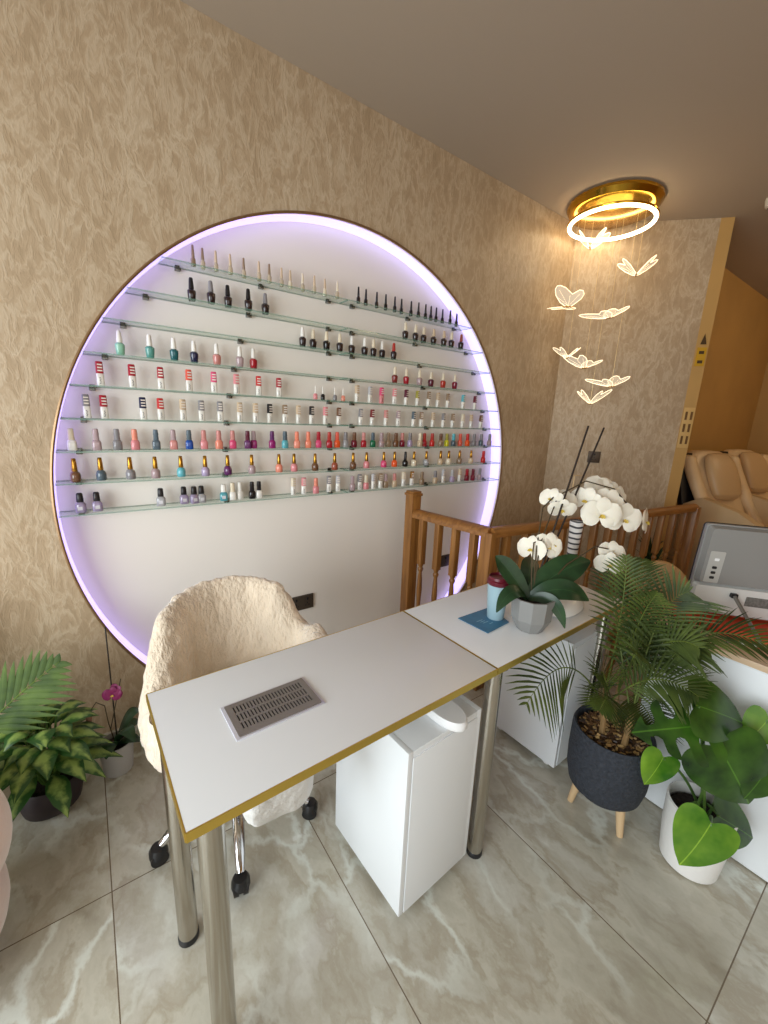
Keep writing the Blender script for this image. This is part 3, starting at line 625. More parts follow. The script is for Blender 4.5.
# monitor: back faces the camera
bl, br = Vector((1.742, -1.466, .772)), Vector((1.742+.617*.62, -1.466-.787*.62, .772))
e = (br-bl).normalized(); nb = Vector((e.y, -e.x, 0));  nb = nb if nb.dot(Vector((-1, -.3, 0))) > 0 else -nb
t = thing('computer_monitor', 'silver all-in-one monitor seen from behind on the reception desk', 'monitor', bl+e*.31)
W_, Hm = .60, .338; up = (Vector((0, 0, 1))+nb*.10).normalized(); up2 = up
def MP(u, v, d): return e*(u-W_/2)+up*v+nb*d
def mslab(bm, u0, u1, v0, v1, d0, d1, r=.01, ins=.0):
    def rr(u0, u1, v0, v1, d):
        pts = []
        for cu, cv, a in ((u1-r, v1-r, 0), (u0+r, v1-r, 90), (u0+r, v0+r, 180), (u1-r, v0+r, 270)):
            for k in range(5): q = math.radians(a+k*22.5); pts.append(MP(cu+r*math.cos(q), cv+r*math.sin(q), d))
        return pts
    skin_rings(bm, [rr(u0, u1, v0, v1, d0), rr(u0+ins, u1-ins, v0+ins, v1-ins, d1)])
SIL = mat('silver_plastic', (176, 176, 172), .35, .25)
bm = B(); mslab(bm, 0, W_, 0, Hm, 0, .016); obj('screen_case', bm, mat('monitor_bezel', (150, 150, 148), .35, .4), t)
bm = B(); mslab(bm, .004, W_-.004, .118, Hm-.004, .016, .040, .012, .007); obj('back_cover', bm, mat('grey_back', (128, 127, 124), .45), t)
bm = B(); mslab(bm, .004, W_-.004, .004, .118, .016, .034, .01, .006); obj('lower_cover', bm, mat('pale_silver', (200, 200, 196), .35), t)
bm = B(); mslab(bm, .022, .066, .128, .245, .0385, .041, .004); pt = obj('port_panel', bm, SIL, t)
for k, (u, v) in enumerate(((.045, .215), (.044, .185), (.044, .166), (.044, .147))):
    bm = B(); mslab(bm, u-.007, u+.007, v-.005, v+.005, .040, .0418, .003); obj('port', bm, BLACKP if k else mat('white_logo', (225, 225, 225), .4), pt)
bm = B(); mslab(bm, .165, .26, .052, .088, .033, .0352, .002); obj('rating_label', bm, mat('grey_label', (104, 104, 100), .5, var=.3, vscale=120), t)
bm = B(); mslab(bm, -.0015, W_+.0015, -.0015, Hm+.0015, -.006, 0, .011); obj('screen', bm, BLACKP, t)
bm = B(); a = MP(.125, .088, .034); bt = Vector((1.728, -1.715, .738))-Vector(t.location); tube(bm, [a+nb*.01, bt], .006, 8); tube(bm, [bt-e*.10, bt, bt+e*.10], .006, 8); obj('kickstand', bm, mat('stand_metal', (140, 138, 134), .3, .8), t)
bm = B(); mslab(bm, .115, .135, .080, .096, .034, .046, .003); obj('stand_hinge', bm, BLACKP, t)
# beige office chair behind the reception desk (only the rounded top of its back shows)
t = thing('reception_chair', 'beige chair with rounded back half hidden between the palm and the monitor', 'chair', (2.46, -1.17, -.0), -1.2)
BEI = mat('beige_leather', (196, 160, 112), .45)
bm = B(); rg = []
for i in range(9):
    z = .34+.325*i/8; w = .16*math.sqrt(max(.02, 1-max(0, (i-3)/5.05)**2.2)); y = .19+.05*i/8
    rg.append([(x, y+q, z) for x, q in ring_pts(16, w, .028, 3)])
skin_rings(bm, rg); subd(obj('backrest', bm, BEI, t), 1)
bm = B(); loft(bm, [(.32, .17, .17, 4), (.33, .185, .185, 4), (.37, .185, .185, 4), (.385, .16, .16, 4)], 20); obj('seat', bm, BEI, t)
for x in (-.16, .16):
    for y in (-.16, .16):
        bm = B(); tube(bm, [(x*1.1, y*1.1, 0), (x*.9, y*.9, .33)], [.012, .018], 10); obj('leg', bm, OAK, t)
# plant behind the far balustrade
def pot_thing(name, label, cat, loc, prof, m, soil_r, soil_z, n=28):
    t = thing(name, label, cat, loc)
    bm = B(); lathe(bm, prof, n, cap=False); bm.faces.new([v for v in bm.verts[:n]][::-1]); obj('pot', bm, m, t)
    bm = B(); lathe(bm, [(soil_r, soil_z-.01), (soil_r*.96, soil_z), (soil_r*.4, soil_z+.006), (.004, soil_z+.008)], 20); obj('soil', bm, SOIL, t)
    return t
LDK = leaf_mat('deep_green_leaf', (16, 40, 18), (52, 92, 40)); LPALM = leaf_mat('palm_leaf', (32, 52, 16), (112, 128, 48), .6)
LMON = leaf_mat('monstera_leaf', (18, 46, 16), (82, 128, 40), .22); LMON2 = leaf_mat('young_monstera_leaf', (50, 104, 22), (150, 188, 62), .25)
LORC = leaf_mat('orchid_leaf', (20, 46, 26), (62, 100, 60), .3); LVAR = leaf_mat('variegated_leaf', (46, 88, 36), (150, 176, 92), .4, True)
STEM = mat('green_stem', (78, 112, 46), .45, var=.2, vscale=20); CANE = mat('cane_stem', (128, 100, 62), .6, var=.3, vscale=30)
t = pot_thing('spiky_plant', 'dark spiky leaved plant standing behind the oak balusters', 'plant', (3.42, -.76, 0), [(.09, 0), (.12, .22), (.11, .22), (.10, .19)], BLACKP, .105, .19)
for k in range(26):
    a = k*2.4; r = random.uniform(.10, .19); bm = B(); z0 = random.uniform(.25, .5); p0 = Vector((0, 0, z0)); p2 = Vector((math.cos(a)*r, math.sin(a)*r, z0+random.uniform(.05, .3)))
    blade(bm, bez(p0, (p0+p2)/2+Vector((0, 0, .08)), p2, 5), (-math.sin(a), math.cos(a), 0), [.006, .011, .01, .006, .001], .3, 1); obj('leaf', bm, LDK, t)
bm = B(); tube(bm, [(0, 0, .18), (.005, 0, .5)], .012, 8); obj('stem', bm, CANE, t)

# ------------------------------------------------------------------ massage chairs
def massage_chair(loc, rz, label):
    t = thing('massage_chair', label, 'massage chair', loc, rz, 'massage chairs against the far wall')
    LE = mat('cream_leather', (224, 196, 154), .4, var=.05, vscale=8); LE2 = mat('tan_leather', (204, 172, 128), .4); SH = mat('shell_beige', (208, 182, 142), .35)
    for sx in (-1, 1):                                  # side shells
        bm = B(); prof = [(-.62, .05), (-.66, .25), (-.60, .50), (-.48, .68), (-.2, .82), (.08, .88), (.22, .80), (.32, .52), (.36, .25), (.3, .05)]
        skin_rings(bm, [[(sx*x, y*k-.1*(1-k), .3+(z-.3)*k) for y, z in prof] for x, k in ((.27, .94), (.285, 1), (.36, 1), (.385, .9))]); obj('side_shell', bm, SH, t, ang=50)
        bm = B(); skin_rings(bm, [[(sx*.275+x, y+q, z) for x, q in ring_pts(12, .055, .05, 2.6)] for y, z in ((-.12, .50), (.0, .66), (.12, .84), (.23, 1.02), (.30, 1.17), (.315, 1.21))]); subd(obj('side_bolster', bm, LE, t), 1)
    bm = B(); skin_rings(bm, [[(x, y+q, z) for x, q in ring_pts(20, w, .06, 4)] for y, z, w in ((-.06, .40, .24), (.05, .60, .25), (.17, .82, .25), (.28, 1.05, .25), (.35, 1.2, .23), (.37, 1.25, .15))]); subd(obj('backrest', bm, LE, t), 1)
    bm = B(); skin_rings(bm, [[(x, y+q, z) for x, q in ring_pts(20, w, .05, 4)] for y, z, w in ((.10, .40, .33), (.19, .62, .37), (.28, .95, .37), (.36, 1.16, .34), (.38, 1.22, .2))]); obj('back_shell', bm, BLACKP, t)
    bm = B(); skin_rings(bm, [[(x, y+q, z) for x, q in ring_pts(20, w, d, 3)] for y, z, w, d in ((.115, .84, .10, .02), (.11, .88, .16, .05), (.17, 1.03, .175, .06), (.23, 1.17, .165, .05), (.27, 1.235, .12, .02))]); subd(obj('head_pillow', bm, LE2, t), 1)
    bm = B(); loft(bm, [(.30, .24, .24, 4), (.33, .26, .26, 4), (.42, .26, .26, 4), (.45, .23, .23, 4)], 24, (0, -.22, 0)); subd(obj('seat', bm, LE, t), 1)
    bm = B(); skin_rings(bm, [[(x, y+q, z) for x, q in ring_pts(16, .24, .07, 4)] for y, z in ((-.66, .06), (-.60, .22), (-.50, .40))]); subd(obj('leg_rest', bm, LE2, t), 1)
    bm = B(); box(bm, (0, -.12, .06), (.5, .75, .12), bev=.02); obj('base', bm, BLACKP, t)
massage_chair((4.36, -1.0, 0), -.30, 'cream massage chair nearest the cream post')
massage_chair((5.24, -1.02, 0), -.30, 'cream massage chair further along the far wall, partly out of frame')

# ------------------------------------------------------------------ things on the far table
bm = B(); prism(bm, [(0, 0), (.010, -.126), (.134, -.115), (.168, -.002)], 0, .002)
t = thing('blue_mat', 'blue printed mat under the travel cup on the far table', 'mat', (1.0, -1.051, .7405))
obj('mat_sheet', bm, mat('blue_paper', (60, 116, 150), .5, var=.12, vscale=30), t, smooth=False)
bm = B()
for x, y, sx, sy in ((.05, -.055, .03, .002), (.055, -.064, .022, .002), (.06, -.073, .027, .002), (.072, -.088, .016, .002)): box(bm, (x, y, .0024), (sx, sy, .0006), rz=0)
obj('printed_lines', bm, mat('pale_print', (150, 190, 206), .5), t)
t = thing('travel_cup', 'pale blue travel cup with dark red lid beside the grey orchid pot', 'cup', (1.118, -1.118, .7430))
bm = B(); lathe(bm, [(.027, 0), (.029, .003), (.038, .125), (.0375, .13)], 28); obj('cup_body', bm, mat('pale_blue_cup', (150, 178, 188), .35), t)
bm = B(); lathe(bm, [(.0385, .128), (.0405, .131), (.0405, .143), (.036, .147), (.035, .156), (.033, .157), (.031, .150), (.005, .149)], 28); obj('lid', bm, mat('wine_lid', (96, 20, 36), .3), t)
# moth orchid in the grey faceted pot
OC = (1.165, -1.225)
t = thing('orchid_plant', 'white moth orchid in faceted grey pot on the far table', 'plant', (*OC, .739))
bm = B(); K = 10
rr = lambda n, r, z, off=0.: [(r*math.cos(2*PI*(i+off)/n), r*math.sin(2*PI*(i+off)/n), z) for i in range(n)]
skin_rings(bm, [rr(K, .044, 0), rr(K, .067, .045), rr(K, .071, .118), rr(K, .064, .118), rr(K, .06, .095)], cap=True); obj('pot', bm, mat('grey_pot', (132, 132, 130), .5), t, ang=15)
bm = B(); lathe(bm, [(.0615, .09), (.058, .098), (.01, .103)], 18); obj('bark', bm, SOIL, t)
def W2L(p, o=(OC[0], OC[1], .739)): return Vector(p)-Vector(o)
def orchid_leaf(par, p0, p1, p2, w, m=LORC, nrm=None, fold=.18):
    bm = B(); pts = bez(p0, p1, p2, 9); d = (Vector(p2)-Vector(p0)); s_ = d.cross(Vector(nrm)) if nrm else Vector((-d.y, d.x, 0))
    blade(bm, pts, s_, [w*q for q in (.35, .62, .84, .96, 1., .97, .84, .55, .08)], fold, 2); return subd(obj('leaf', bm, m, par), 1)
cB = Vector((-.01, .01, .105))
for p1, p2, w, nr in (((1.10, -1.16, .95), (1.068, -1.13, .985), .034, (-.5, -.6, .6)), ((1.07, -1.20, .93), (1.012, -1.20, .825), .025, (-.5, -.5, .7)), ((1.26, -1.24, .95), (1.40, -1.28, .955), .050, (-.55, -.6, .55)), ((1.22, -1.29, .93), (1.31, -1.34, .85), .036, (-.4, -.7, .6)), ((1.19, -1.29, .90), (1.20, -1.33, .775), .022, (-.6, -.7, .2)), ((1.22, -1.16, .93), (1.32, -1.10, .93), .034, (-.4, -.5, .7))):
    orchid_leaf(t, cB, W2L(p1), W2L(p2), w, LORC, nr)
SD = mat('dark_stake', (40, 30, 22), .6); ST2 = mat('orchid_stem', (70, 58, 34), .5)
for a, c in (((.0, .01, .09), (.33, .075, .678)), ((.02, .02, .09), (.445, .075, .673))):
    bm = B(); tube(bm, [a, c], .0035, 7); obj('support_stake', bm, SD, t)
stems = [[W2L(q) for q in st] for st in ([(1.165, -1.22, .84), (1.24, -1.18, 1.02), (1.36, -1.15, 1.17), (1.48, -1.18, 1.22), (1.60, -1.23, 1.19), (1.70, -1.28, 1.09)], [(1.17, -1.22, .84), (1.22, -1.18, 1.0), (1.29, -1.14, 1.13), (1.36, -1.14, 1.17)], [(1.165, -1.22, .84), (1.19, -1.19, .94), (1.215, -1.17, 1.02), (1.26, -1.18, 1.03)], [(1.17, -1.23, .84), (1.30, -1.25, .95), (1.44, -1.27, 1.0), (1.52, -1.28, .98)])]
for s in stems:
    bm = B(); tube(bm, s, .0025, 6); obj('flower_stem', bm, ST2, t)
PET = mat('white_petal', (236, 230, 214), .6, sub=.15); LIP = mat('yellow_lip', (214, 186, 80), .5)
def flower(par, c, face, sc, roll=0., name='flower'):
    f = Vector(face).normalized(); r = f.cross(Vector((0, 0, 1))).normalized(); u = r.cross(f)
    if roll: r, u = r*math.cos(roll)+u*math.sin(roll), u*math.cos(roll)-r*math.sin(roll)
    bm = B(); c = Vector(c)
    for ang, L_, w in ((90, .042, .017), (215, .042, .016), (325, .042, .016), (8, .046, .028), (172, .046, .028)):
        a = math.radians(ang); d = r*math.cos(a)+u*math.sin(a); sd = -r*math.sin(a)+u*math.cos(a)
        pts = [c+d*L_*sc*q+f*(.012*sc*math.sin(q*2.2)-.010*sc*q) for q in (0, .2, .45, .7, .9, 1.)]
        blade(bm, pts, sd, [w*sc*k for k in (.25, .7, 1., .95, .6, .1)], -.12, 2, .05)
    fo = obj(name, bm, PET, par)
    bm = B(); 
    for sg in (-1, 0, 1):
        d = (f*.8+r*sg*.7-u*.5).normalized(); blade(bm, [c+f*.004*sc, c+f*.004*sc+d*.007*sc, c+f*.004*sc+d*.012*sc], r if sg == 0 else u, [.002*sc, .0042*sc, .0015*sc], .3, 1)
    obj('lip', bm, LIP, fo)
    return fo
for q, fc, sc, ro in (((1.469, -1.195, 1.150), (-.9, -.3, .1), 1.25, .3), ((1.601, -1.206, 1.182), (-.3, -.8, .6), 1.3, .2), ((1.581, -1.178, 1.190), (-.7, -.4, .6), 1.2, .6), ((1.637, -1.227, 1.160), (-.2, -.9, .3), 1.15, .8),
                  ((1.489, -1.248, 1.107), (-.7, -.65, -.05), 1.55, .05), ((1.592, -1.283, 1.085), (-.6, -.75, 0), 1.5, .1), ((1.700, -1.314, 1.070), (.25, -.95, .1), 1.35, .4), ((1.545, -1.24, 1.145), (-.6, -.7, .2), 1.3, .5),
                  ((1.383, -1.156, 1.156), (-.5, -.5, .7), 1.1, .3), ((1.358, -1.172, 1.125), (-.6, -.6, -.5), 1.1, 0), ((1.345, -1.134, 1.155), (-.9, -.2, .3), 1.0, .2),
                  ((1.266, -1.19, 1.005), (-.55, -.8, .1), 1.2, .3), ((1.221, -1.16, .993), (-.9, -.2, .1), 1.15, 0), ((1.285, -1.20, 1.01), (-.2, -.9, .3), .9, .5),
                  ((1.528, -1.291, .967), (-.6, -.7, .4), 1.1, .2), ((1.504, -1.299, .93), (-.8, -.5, -.1), 1.15, 0), ((1.54, -1.30, .94), (-.2, -.9, .1), 1.0, .4)):
    flower(t, W2L(q), fc, sc, ro)
bm = B(); tube(bm, [W2L((1.422, -1.15, 1.24)), W2L((1.505, -1.15, 1.235))], .0015, 5); tube(bm, [W2L((1.45, -1.15, 1.238)), W2L((1.44, -1.155, 1.19))], .0015, 5); obj('stake_clip', bm, mat('pale_clip', (206, 176, 130), .5), t)
# striped vase and white lamp behind the orchid
t = thing('striped_vase', 'slim white vase with dark stripes behind the orchid leaves', 'vase', (1.535, -1.14, .739))
bm = B(); lathe(bm, [(.016, 0), (.017, .01), (.020, .20), (.026, .315), (.023, .315), (.017, .2)], 20)
vm = bpy.data.materials.new('striped_glaze'); vm.use_nodes = True; nt = vm.node_tree; wv = nt.nodes.new('ShaderNodeTexWave'); wv.inputs['Scale'].default_value = 14; wv.inputs['Distortion'].default_value = 2; wv.bands_direction = 'Z'
cr = nt.nodes.new('ShaderNodeValToRGB'); cr.color_ramp.elements[0].position = .18; cr.color_ramp.elements[1].position = .3; cr.color_ramp.elements[0].color = (.03, .03, .04, 1); cr.color_ramp.elements[1].color = (.75, .73, .7, 1)
tcn = nt.nodes.new('ShaderNodeTexCoord'); nt.links.new(tcn.outputs['Object'], wv.inputs['Vector']); nt.links.new(wv.outputs['Fac'], cr.inputs['Fac']); nt.links.new(cr.outputs[0], nt.nodes['Principled BSDF'].inputs['Base Color'])
obj('vase_body', bm, vm, t)
t = thing('nail_lamp', 'white oval nail lamp at the far end of the table behind the grey pot', 'nail lamp', (1.40, -1.20, .739), .1)
bm = B(); loft(bm, [(0, .10, .062, 2.6), (.006, .108, .068, 2.6), (.03, .104, .064, 2.6), (.05, .085, .05, 2.4), (.056, .05, .03, 2.2)], 32); subd(obj('lamp_shell', bm, mat('glossy_white', (236, 234, 228), .2), t), 1)
bm = B(); loft(bm, [(.056, .022, .014, 2.2), (.058, .02, .012, 2.2)], 16); obj('button', bm, GREYP, t)

# ------------------------------------------------------------------ areca palm
PC = (1.428, -1.443)
t = thing('areca_palm', 'bushy green palm in speckled charcoal pot on wooden legs', 'plant', (*PC, 0))
bm = B(); lathe(bm, [(.06, .108), (.095, .114), (.120, .140), (.131, .19), (.134, .25), (.132, .36), (.128, .372), (.121, .37), (.119, .33)], 40, cap=False)
bm.faces.new([v for v in bm.verts[:40]][::-1]); obj('pot', bm, mat('charcoal_stone', (44, 48, 56), .85, bump=.8, bscale=90, var=.35, vscale=90), t)
bm = B(); lathe(bm, [(.1195, .33), (.116, .345), (.06, .352), (.003, .355)], 28); obj('soil', bm, mat('bark_chips', (92, 66, 42), .9, bump=1., bscale=55, var=.75, vscale=55), t)
bm = B(); cl = bm.loops.layers.float_color.new('chip')
for k in range(260):
    a_, r_ = random.uniform(0, 2*PI), .110*math.sqrt(random.random()); M_ = Matrix.Rotation(random.uniform(0, 6), 4, 'Z') @ Matrix.Rotation(random.uniform(-.6, .6), 4, 'X')
    n0 = len(bm.faces); box(bm, (math.cos(a_)*r_, math.sin(a_)*r_, .353+random.uniform(0, .008)), (random.uniform(.008, .02), random.uniform(.005, .01), .004), M=M_); bm.faces.ensure_lookup_table()
    c_ = random.choice(((60, 40, 26), (110, 78, 46), (150, 116, 70), (190, 156, 104), (84, 58, 36)))
    for fc in bm.faces[n0:]:
        for lp in fc.loops: lp[cl] = (*lin(c_), 1)
cm = bpy.data.materials.new('mixed_bark'); cm.use_nodes = True; an = cm.node_tree.nodes.new('ShaderNodeVertexColor'); an.layer_name = 'chip'; cm.node_tree.links.new(an.outputs[0], cm.node_tree.nodes['Principled BSDF'].inputs['Base Color'])
o = obj('bark_chips', bm, cm, t, smooth=False); o['kind'] = 'stuff'
for a in (255, 115, 5):
    a = math.radians(a); c, s = math.cos(a), math.sin(a); bm = B(); tube(bm, [(c*.095, s*.095, 0), (c*.076, s*.076, .122)], [.011, .017], 12); obj('leg', bm, mat('pale_beech_leg', (202, 172, 132), .5), t)
for k, (x, y) in enumerate(((-.04, .02), (.03, -.03), (.02, .05), (-.03, -.05), (.06, .03))):
    bm = B(); tube(bm, [(x, y, .34), (x*1.1, y*1.1, .43), (x*1.3, y*1.3, .52)], [.011, .009, .006], 8); obj('cane', bm, CANE, t)
def PL(x, y, z): return Vector((x-PC[0], y-PC[1], z))
FR = [  # control point, tip (world), leaflets, length, side
 ((1.28, -1.30, .73), (.985, -1.36, .60), 13, .17, (-.5, -.6, .6)),
 ((1.50, -1.52, .90), (1.58, -1.78, .80), 22, .15, (-.2, -.3, .9)),
 ((1.40, -1.42, .85), (1.43, -1.38, 1.0), 18, .12, (-.8, -.5, .1)),
 ((1.45, -1.47, .88), (1.50, -1.55, .92), 18, .17, (-.8, -.4, .2)),
 ((1.40, -1.48, .75), (1.27, -1.52, .76), 18, .16, (-.5, -.5, .7)),
 ((1.44, -1.50, .68), (1.38, -1.66, .66), 18, .15, (-.5, -.5, .7)),
 ((1.46, -1.43, .88), (1.54, -1.39, .97), 20, .12, (-.7, -.6, .3)),
 ((1.50, -1.44, .72), (1.60, -1.44, .72), 18, .11, (-.4, -.4, .8)),
 ((1.46, -1.36, .80), (1.52, -1.28, .93), 16, .11, (-.8, -.5, .3)),
 ((1.42, -1.52, .56), (1.31, -1.60, .52), 16, .13, (-.6, -.4, .7)),
 ((1.36, -1.44, .58), (1.24, -1.46, .54), 16, .13, (-.6, -.3, .7)),
 ((1.46, -1.52, .80), (1.50, -1.63, .76), 18, .13, (-.6, -.4, .6)),
 ((1.47, -1.50, .80), (1.44, -1.62, .78), 18, .15, (-.7, -.4, .5)),
 ((1.50, -1.48, .78), (1.60, -1.56, .76), 16, .13, (-.5, -.3, .8)),
 ((1.42, -1.44, .80), (1.40, -1.50, .92), 18, .12, (-.8, -.5, .2)),
 ((1.34, -1.42, .66), (1.22, -1.44, .66), 16, .13, (-.6, -.4, .6))]
for k, (c1, c2, nl, L_, sd) in enumerate(FR):
    x, y = ((-.04, .02), (.03, -.03), (.02, .05), (-.03, -.05), (.06, .03))[k % 5]
    bm = B(); frond(bm, (x*1.2, y*1.2, .46), PL(*c1), PL(*c2), nl+4, L_, .0042, .25 if k else .38, sd, .22, .7, .0035); obj('frond', bm, LPALM, t)

# ------------------------------------------------------------------ monstera
MC = (1.515, -1.705)
t = pot_thing('monstera_plant', 'split-leaf plant with heart shaped leaves in white pot on the floor', 'plant', (*MC, 0), [(.074, 0), (.082, .006), (.092, .12), (.094, .225), (.089, .228), (.086, .19)], mat('white_ceramic', (226, 224, 220), .4, bump=.15, bscale=120), .088, .185, 36)
def heart(par, base, tip_dir, nrm, L_, m, name='leaf', slit=False, root=(0, 0, .2)):
    """heart shaped blade: base is where the petiole joins"""
    d = Vector(tip_dir).normalized(); n = Vector(nrm); n = (n-d*n.dot(d)).normalized(); s = d.cross(n); base = Vector(base)
    prof = [(-.20, .20, .36), (-.13, .08, .48), (0, .0, .53), (.14, 0, .54), (.3, 0, .51), (.46, 0, .44), (.62, 0, .34), (.78, 0, .23), (.9, 0, .10), (1., 0, .004)]
    bm = B(); ly = leaf_layer(bm); rows = []; na = 4
    for i, (v, inn, w) in enumerate(prof):
        for sg in (-1, 1):
            row = []
            for j in range(na+1):
                u = inn+(w-inn)*j/na; z = -.22*u*u-.16*max(0, v)**2+.10*u
                q = base+d*(v+.02*math.sin(6*u))*L_+s*sg*u*L_+n*z*L_; vv = bm.verts.new(q); vv[ly] = (u/.62, v, 0); row.append(vv)
            rows.append((i, sg, row))
    for sg in (-1, 1):
        rs_ = [r for i, g, r in rows if g == sg]
        for i, (a, c) in enumerate(zip(rs_[:-1], rs_[1:])):
            for j in range(na):
                if slit and i in (2, 4, 6) and j >= 1: continue
                bm.faces.new((a[j], a[j+1], c[j+1], c[j]))
    bmesh.ops.remove_doubles(bm, verts=bm.verts[:], dist=1e-5)
    o = obj(name, bm, m, par); subd(o, 1)
    bm = B(); r = Vector(root); mid = (r+base)/2+Vector((0, 0, .05)); tube(bm, bez(r, mid, base, 10), .0045, 7); obj('petiole', bm, STEM, o)
def ML(x, y, z): return Vector((x-MC[0], y-MC[1], z))
for nm, b_, t_, nr, k, m, sl in (('front', (1.320, -1.764, .337), (1.250, -1.747, .212), (-.6, -.6, .55), 1.05, LMON2, False),
        ('left', (1.385, -1.610, .402), (1.350, -1.602, .330), (-.5, -.7, .5), 1.35, LMON2, False),
        ('split', (1.40, -1.68, .565), (1.262, -1.59, .55), (-.45, -.5, .75), 1.2, LMON, True),
        ('top', (1.40, -1.66, .62), (1.525, -1.765, .575), (-.5, -.55, .65), 1.0, LMON, False),
        ('centre', (1.425, -1.728, .507), (1.490, -1.820, .345), (-.75, -.5, .4), 1.12, LMON, False),
        ('low', (1.470, -1.757, .26), (1.562, -1.848, .195), (-.5, -.6, .65), 1.0, LMON, False),
        ('edge', (1.543, -1.823, .484), (1.483, -1.813, .367), (-.6, -.7, .3), 1.1, LMON, False),
        ('far', (1.571, -1.789, .584), (1.535, -1.776, .538), (-.6, -.6, .5), 1.7, LMON2, False)):
    d = Vector(t_)-Vector(b_)
    heart(t, ML(*b_), d, nr, d.length*k, m, 'leaf', sl, (random.uniform(-.03, .03), random.uniform(-.03, .03), .2))

# ------------------------------------------------------------------ plants along the left wall
VC = (-.225, -.30)
t = pot_thing('variegated_plant', 'bushy plant with yellow-flecked leaves in dark round pot by the wallpapered wall', 'plant', (*VC, 0), [(.06, 0), (.085, .02), (.095, .07), (.092, .12), (.088, .125), (.084, .10)], mat('brown_black_pot', (44, 34, 36), .55, var=.2, vscale=20), .085, .10)
for k in range(46):
    a = k*2.39996+random.uniform(-.2, .2); lv = k/46; out = .10+.11*(1-lv)+random.uniform(-.02, .03); top = .20+.19*lv+random.uniform(-.02, .03)
    c, s = math.cos(a), math.sin(a); st = Vector((c*.02, s*.02, .10)); q0 = Vector((c*out*.35, s*out*.35, top*.92)); p2 = Vector((c*out*1.05, s*out*1.05, top-.03-.05*(1-lv)))
    if VC[1]+p2.y > -.03: p2.y = -.03-VC[1]
    p1 = (q0+p2)/2+Vector((0, 0, .05)); pts = bez(q0, p1, p2, 8)
    bm = B(); blade(bm, pts, (-s, c, 0), [.035*q*random.uniform(.9, 1.05) for q in (.25, .65, .95, 1., .92, .7, .38, .04)], .2, 2, .04)
    lf = obj('leaf', bm, LVAR, t); bm = B(); tube(bm, bez(st, (st+q0)/2+Vector((0, 0, .03)), q0, 6), .003, 5); obj('petiole', bm, STEM, lf)
t = pot_thing('purple_orchid', 'pale grey potted orchid with one purple bloom and tall stake by the wall', 'plant', (-.022, -.25, 0), [(.046, 0), (.05, .004), (.060, .13), (.057, .132), (.055, .11)], mat('pale_grey_pot', (178, 178, 176), .45), .056, .108)
for a, L_, h, w in ((250, .10, .07, .03), (300, .12, .14, .028), (20, .12, .15, .028), (200, .11, .05, .028), (340, .09, .02, .028)):
    a = math.radians(a); c, s = math.cos(a), math.sin(a); orchid_leaf(t, (0, 0, .115), (c*L_*.6, s*L_*.6, .15+h), (c*L_, s*L_, .10+h*.55), w)
bm = B(); tube(bm, [(.005, 0, .10), (.012, .05, .60)], .0028, 6); obj('support_stake', bm, SD, t)
bm = B(); tube(bm, [(.0, 0, .11), (-.015, .0, .22), (-.02, .0, .30), (-.045, .0, .325), (-.07, .0, .29)], .002, 6); obj('flower_stem', bm, ST2, t)
bm = B(); tube(bm, [(-.01, -.01, .20), (.04, -.01, .40)], .002, 6); obj('flower_stem', bm, ST2, t)
PET2 = mat('purple_petal', (128, 30, 84), .5); PET_, PET = PET, PET2
flower(t, (.008, -.02, .35), (-.2, -.9, .1), .75, .2); flower(t, (.02, -.015, .36), (-.6, -.7, .3), .6, .9); PET = PET_
bm = B(); lathe(bm, [(.001, .245), (.009, .255), (.011, .27), (.006, .285), (.001, .29)], 10, (-.072, 0, 0)); obj('bud', bm, mat('brown_bud', (150, 110, 90), .5), t)
t = pot_thing('small_potted_plant', 'small pale green pot with one dark leaf behind the plush chair', 'plant', (.10, -.17, 0), [(.036, 0), (.04, .004), (.046, .10), (.043, .10), (.041, .085)], mat('pale_green_glaze', (206, 222, 204), .25), .042, .085)
for a, L_, h in ((200, .09, .05), (260, .07, .09), (320, .08, .06)):
    a = math.radians(a); orchid_leaf(t, (0, 0, .09), (math.cos(a)*L_*.6, math.sin(a)*L_*.6, .15+h), (math.cos(a)*L_, math.sin(a)*L_, .09+h*.4), .026)
# broad-leaved palm at the left edge
t = pot_thing('broad_palm', 'palm with broad pleated green frond at the left edge', 'plant', (-.50, -.24, 0), [(.08, 0), (.10, .01), (.115, .18), (.11, .182), (.106, .15)], BLACKP, .107, .15)
def pleat(p0, p1, p2, L_, nl, side, w):
    bm = B(); frond(bm, p0, p1, p2, nl, L_, w, .25, side, .16, .85, .005, 5, .5, .12); obj('frond', bm, LPALM2, t)
LPALM2 = leaf_mat('broad_palm_leaf', (34, 60, 18), (112, 138, 54), .7)
pleat((0, 0, .15), (.06, -.06, .36), (.35, -.05, .55), .19, 17, (-.35, -.85, .3), .0115)
pleat((0, 0, .15), (.02, -.16, .38), (.16, -.26, .33), .11, 13, (-.3, -.3, .9), .0145)
pleat((0, 0, .15), (-.10, .02, .5), (-.28, .0, .66), .13, 14, (.2, -.9, .4), .015)
pleat((0, 0, .15), (.0, .05, .5), (.02, .10, .78), .12, 14, (0, -1, .1), .015)
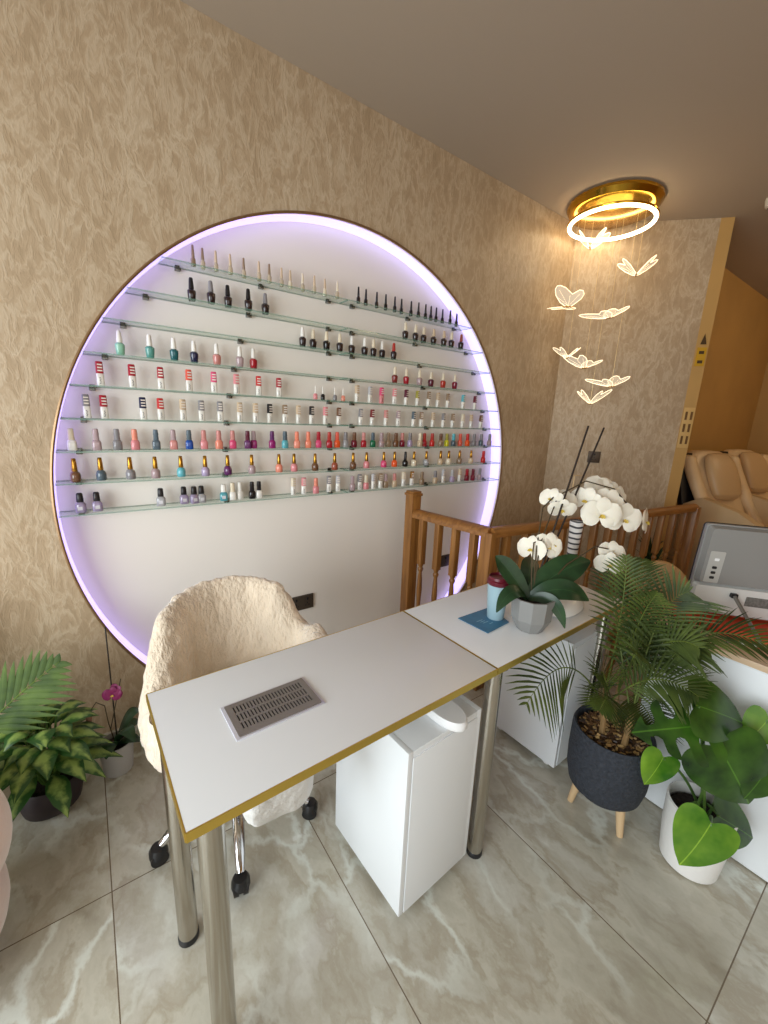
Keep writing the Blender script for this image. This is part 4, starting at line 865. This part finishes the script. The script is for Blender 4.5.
# pale pink pouf chair just entering the frame
t = thing('pink_armchair', 'pale pink velvet armchair just showing at the left frame edge', 'chair', (-.52, -.74, 0))
VEL = mat('pink_velvet', (222, 196, 186), .85, sheen=.7, bump=.15, bscale=80)
bm = B(); loft(bm, [(.03, .16, .16), (.05, .20, .20), (.12, .238, .238), (.19, .245, .245), (.25, .225, .225), (.29, .16, .16), (.30, .06, .06)], 32); subd(obj('seat', bm, VEL, t), 1)
bm = B(); rings = []
for i in range(25):
    th = math.radians(-120+240*i/24)+PI*.5; e = 1-.5*max(0, (abs(i-12)-10)/2)**2; rings.append([((.225+.045*math.cos(a)*e)*math.cos(th), (.225+.045*math.cos(a)*e)*math.sin(th), .36+.09*math.sin(a)*e) for a in [2*PI*j/14 for j in range(14)]])
skin_rings(bm, rings); subd(obj('backrest', bm, VEL, t), 1)
for a in range(4):
    a = PI/4+a*PI/2; bm = B(); tube(bm, [(.15*math.cos(a), .15*math.sin(a), 0), (.14*math.cos(a), .14*math.sin(a), .05)], [.012, .016], 10); obj('foot', bm, OAK, t)

# ------------------------------------------------------------------ light
def area(name, loc, target, sx, sy, power, col):
    l = bpy.data.lights.new(name, 'AREA'); l.shape = 'RECTANGLE'; l.size = sx; l.size_y = sy; l.energy = power; l.color = col
    o = bpy.data.objects.new(name, l); C.objects.link(o); o.location = loc
    o.rotation_euler = (Vector(target)-Vector(loc)).to_track_quat('-Z', 'Y').to_euler(); return o
def point(name, loc, power, col, r=.06):
    l = bpy.data.lights.new(name, 'POINT'); l.energy = power; l.color = col; l.shadow_soft_size = r
    o = bpy.data.objects.new(name, l); C.objects.link(o); o.location = loc; return o
area('street_window_light', (-2.05, -1.75, 1.2), (.6, -.9, .5), 2.6, 1.7, 88, (.88, .96, 1.))
area('front_fill_light', (.3, -4.1, 1.3), (.5, 0, .7), 2.6, 1.6, 14, (.96, .98, 1.))  # added fill in front of the closed wall, no window there
point('ring_glow', (2.95, -.32, 2.62), 2.2, (1., .84, .60), .15)
for x, y, pw in ((5.2, -2.2, 16), (3.2, -2.9, 6)): point('ceiling_downlight', (x, y, 2.6), pw, (1., .74, .44), .15)
w = bpy.data.worlds.new('world'); bpy.context.scene.world = w; w.use_nodes = True
w.node_tree.nodes['Background'].inputs[0].default_value = (.85, .92, 1., 1); w.node_tree.nodes['Background'].inputs[1].default_value = .6

# ------------------------------------------------------------------ camera
cam = bpy.data.cameras.new('camera'); co = bpy.data.objects.new('camera', cam); C.objects.link(co)
yaw, pit, rol, F = .6327, -.2283, .0409, 408.35
f = Vector((math.sin(yaw)*math.cos(pit), math.cos(yaw)*math.cos(pit), math.sin(pit))); r = Vector((math.cos(yaw), -math.sin(yaw), 0)); u = r.cross(f)
r2 = r*math.cos(rol)+u*math.sin(rol); u2 = u*math.cos(rol)-r*math.sin(rol)
co.matrix_world = Matrix(((r2.x, u2.x, -f.x, 0), (r2.y, u2.y, -f.y, -1.95), (r2.z, u2.z, -f.z, 1.4194), (0, 0, 0, 1)))
cam.sensor_fit = 'HORIZONTAL'; cam.sensor_width = 36.; cam.lens = 36*F/768; cam.clip_start = .02
sc = bpy.context.scene; sc.camera = co
sc.view_settings.view_transform = 'Standard'; sc.view_settings.look = 'None'; sc.view_settings.exposure = .26
sc.cycles.use_denoising = True; sc.cycles.max_bounces = 8; sc.cycles.transparent_max_bounces = 24; sc.cycles.sample_clamp_indirect = 6.
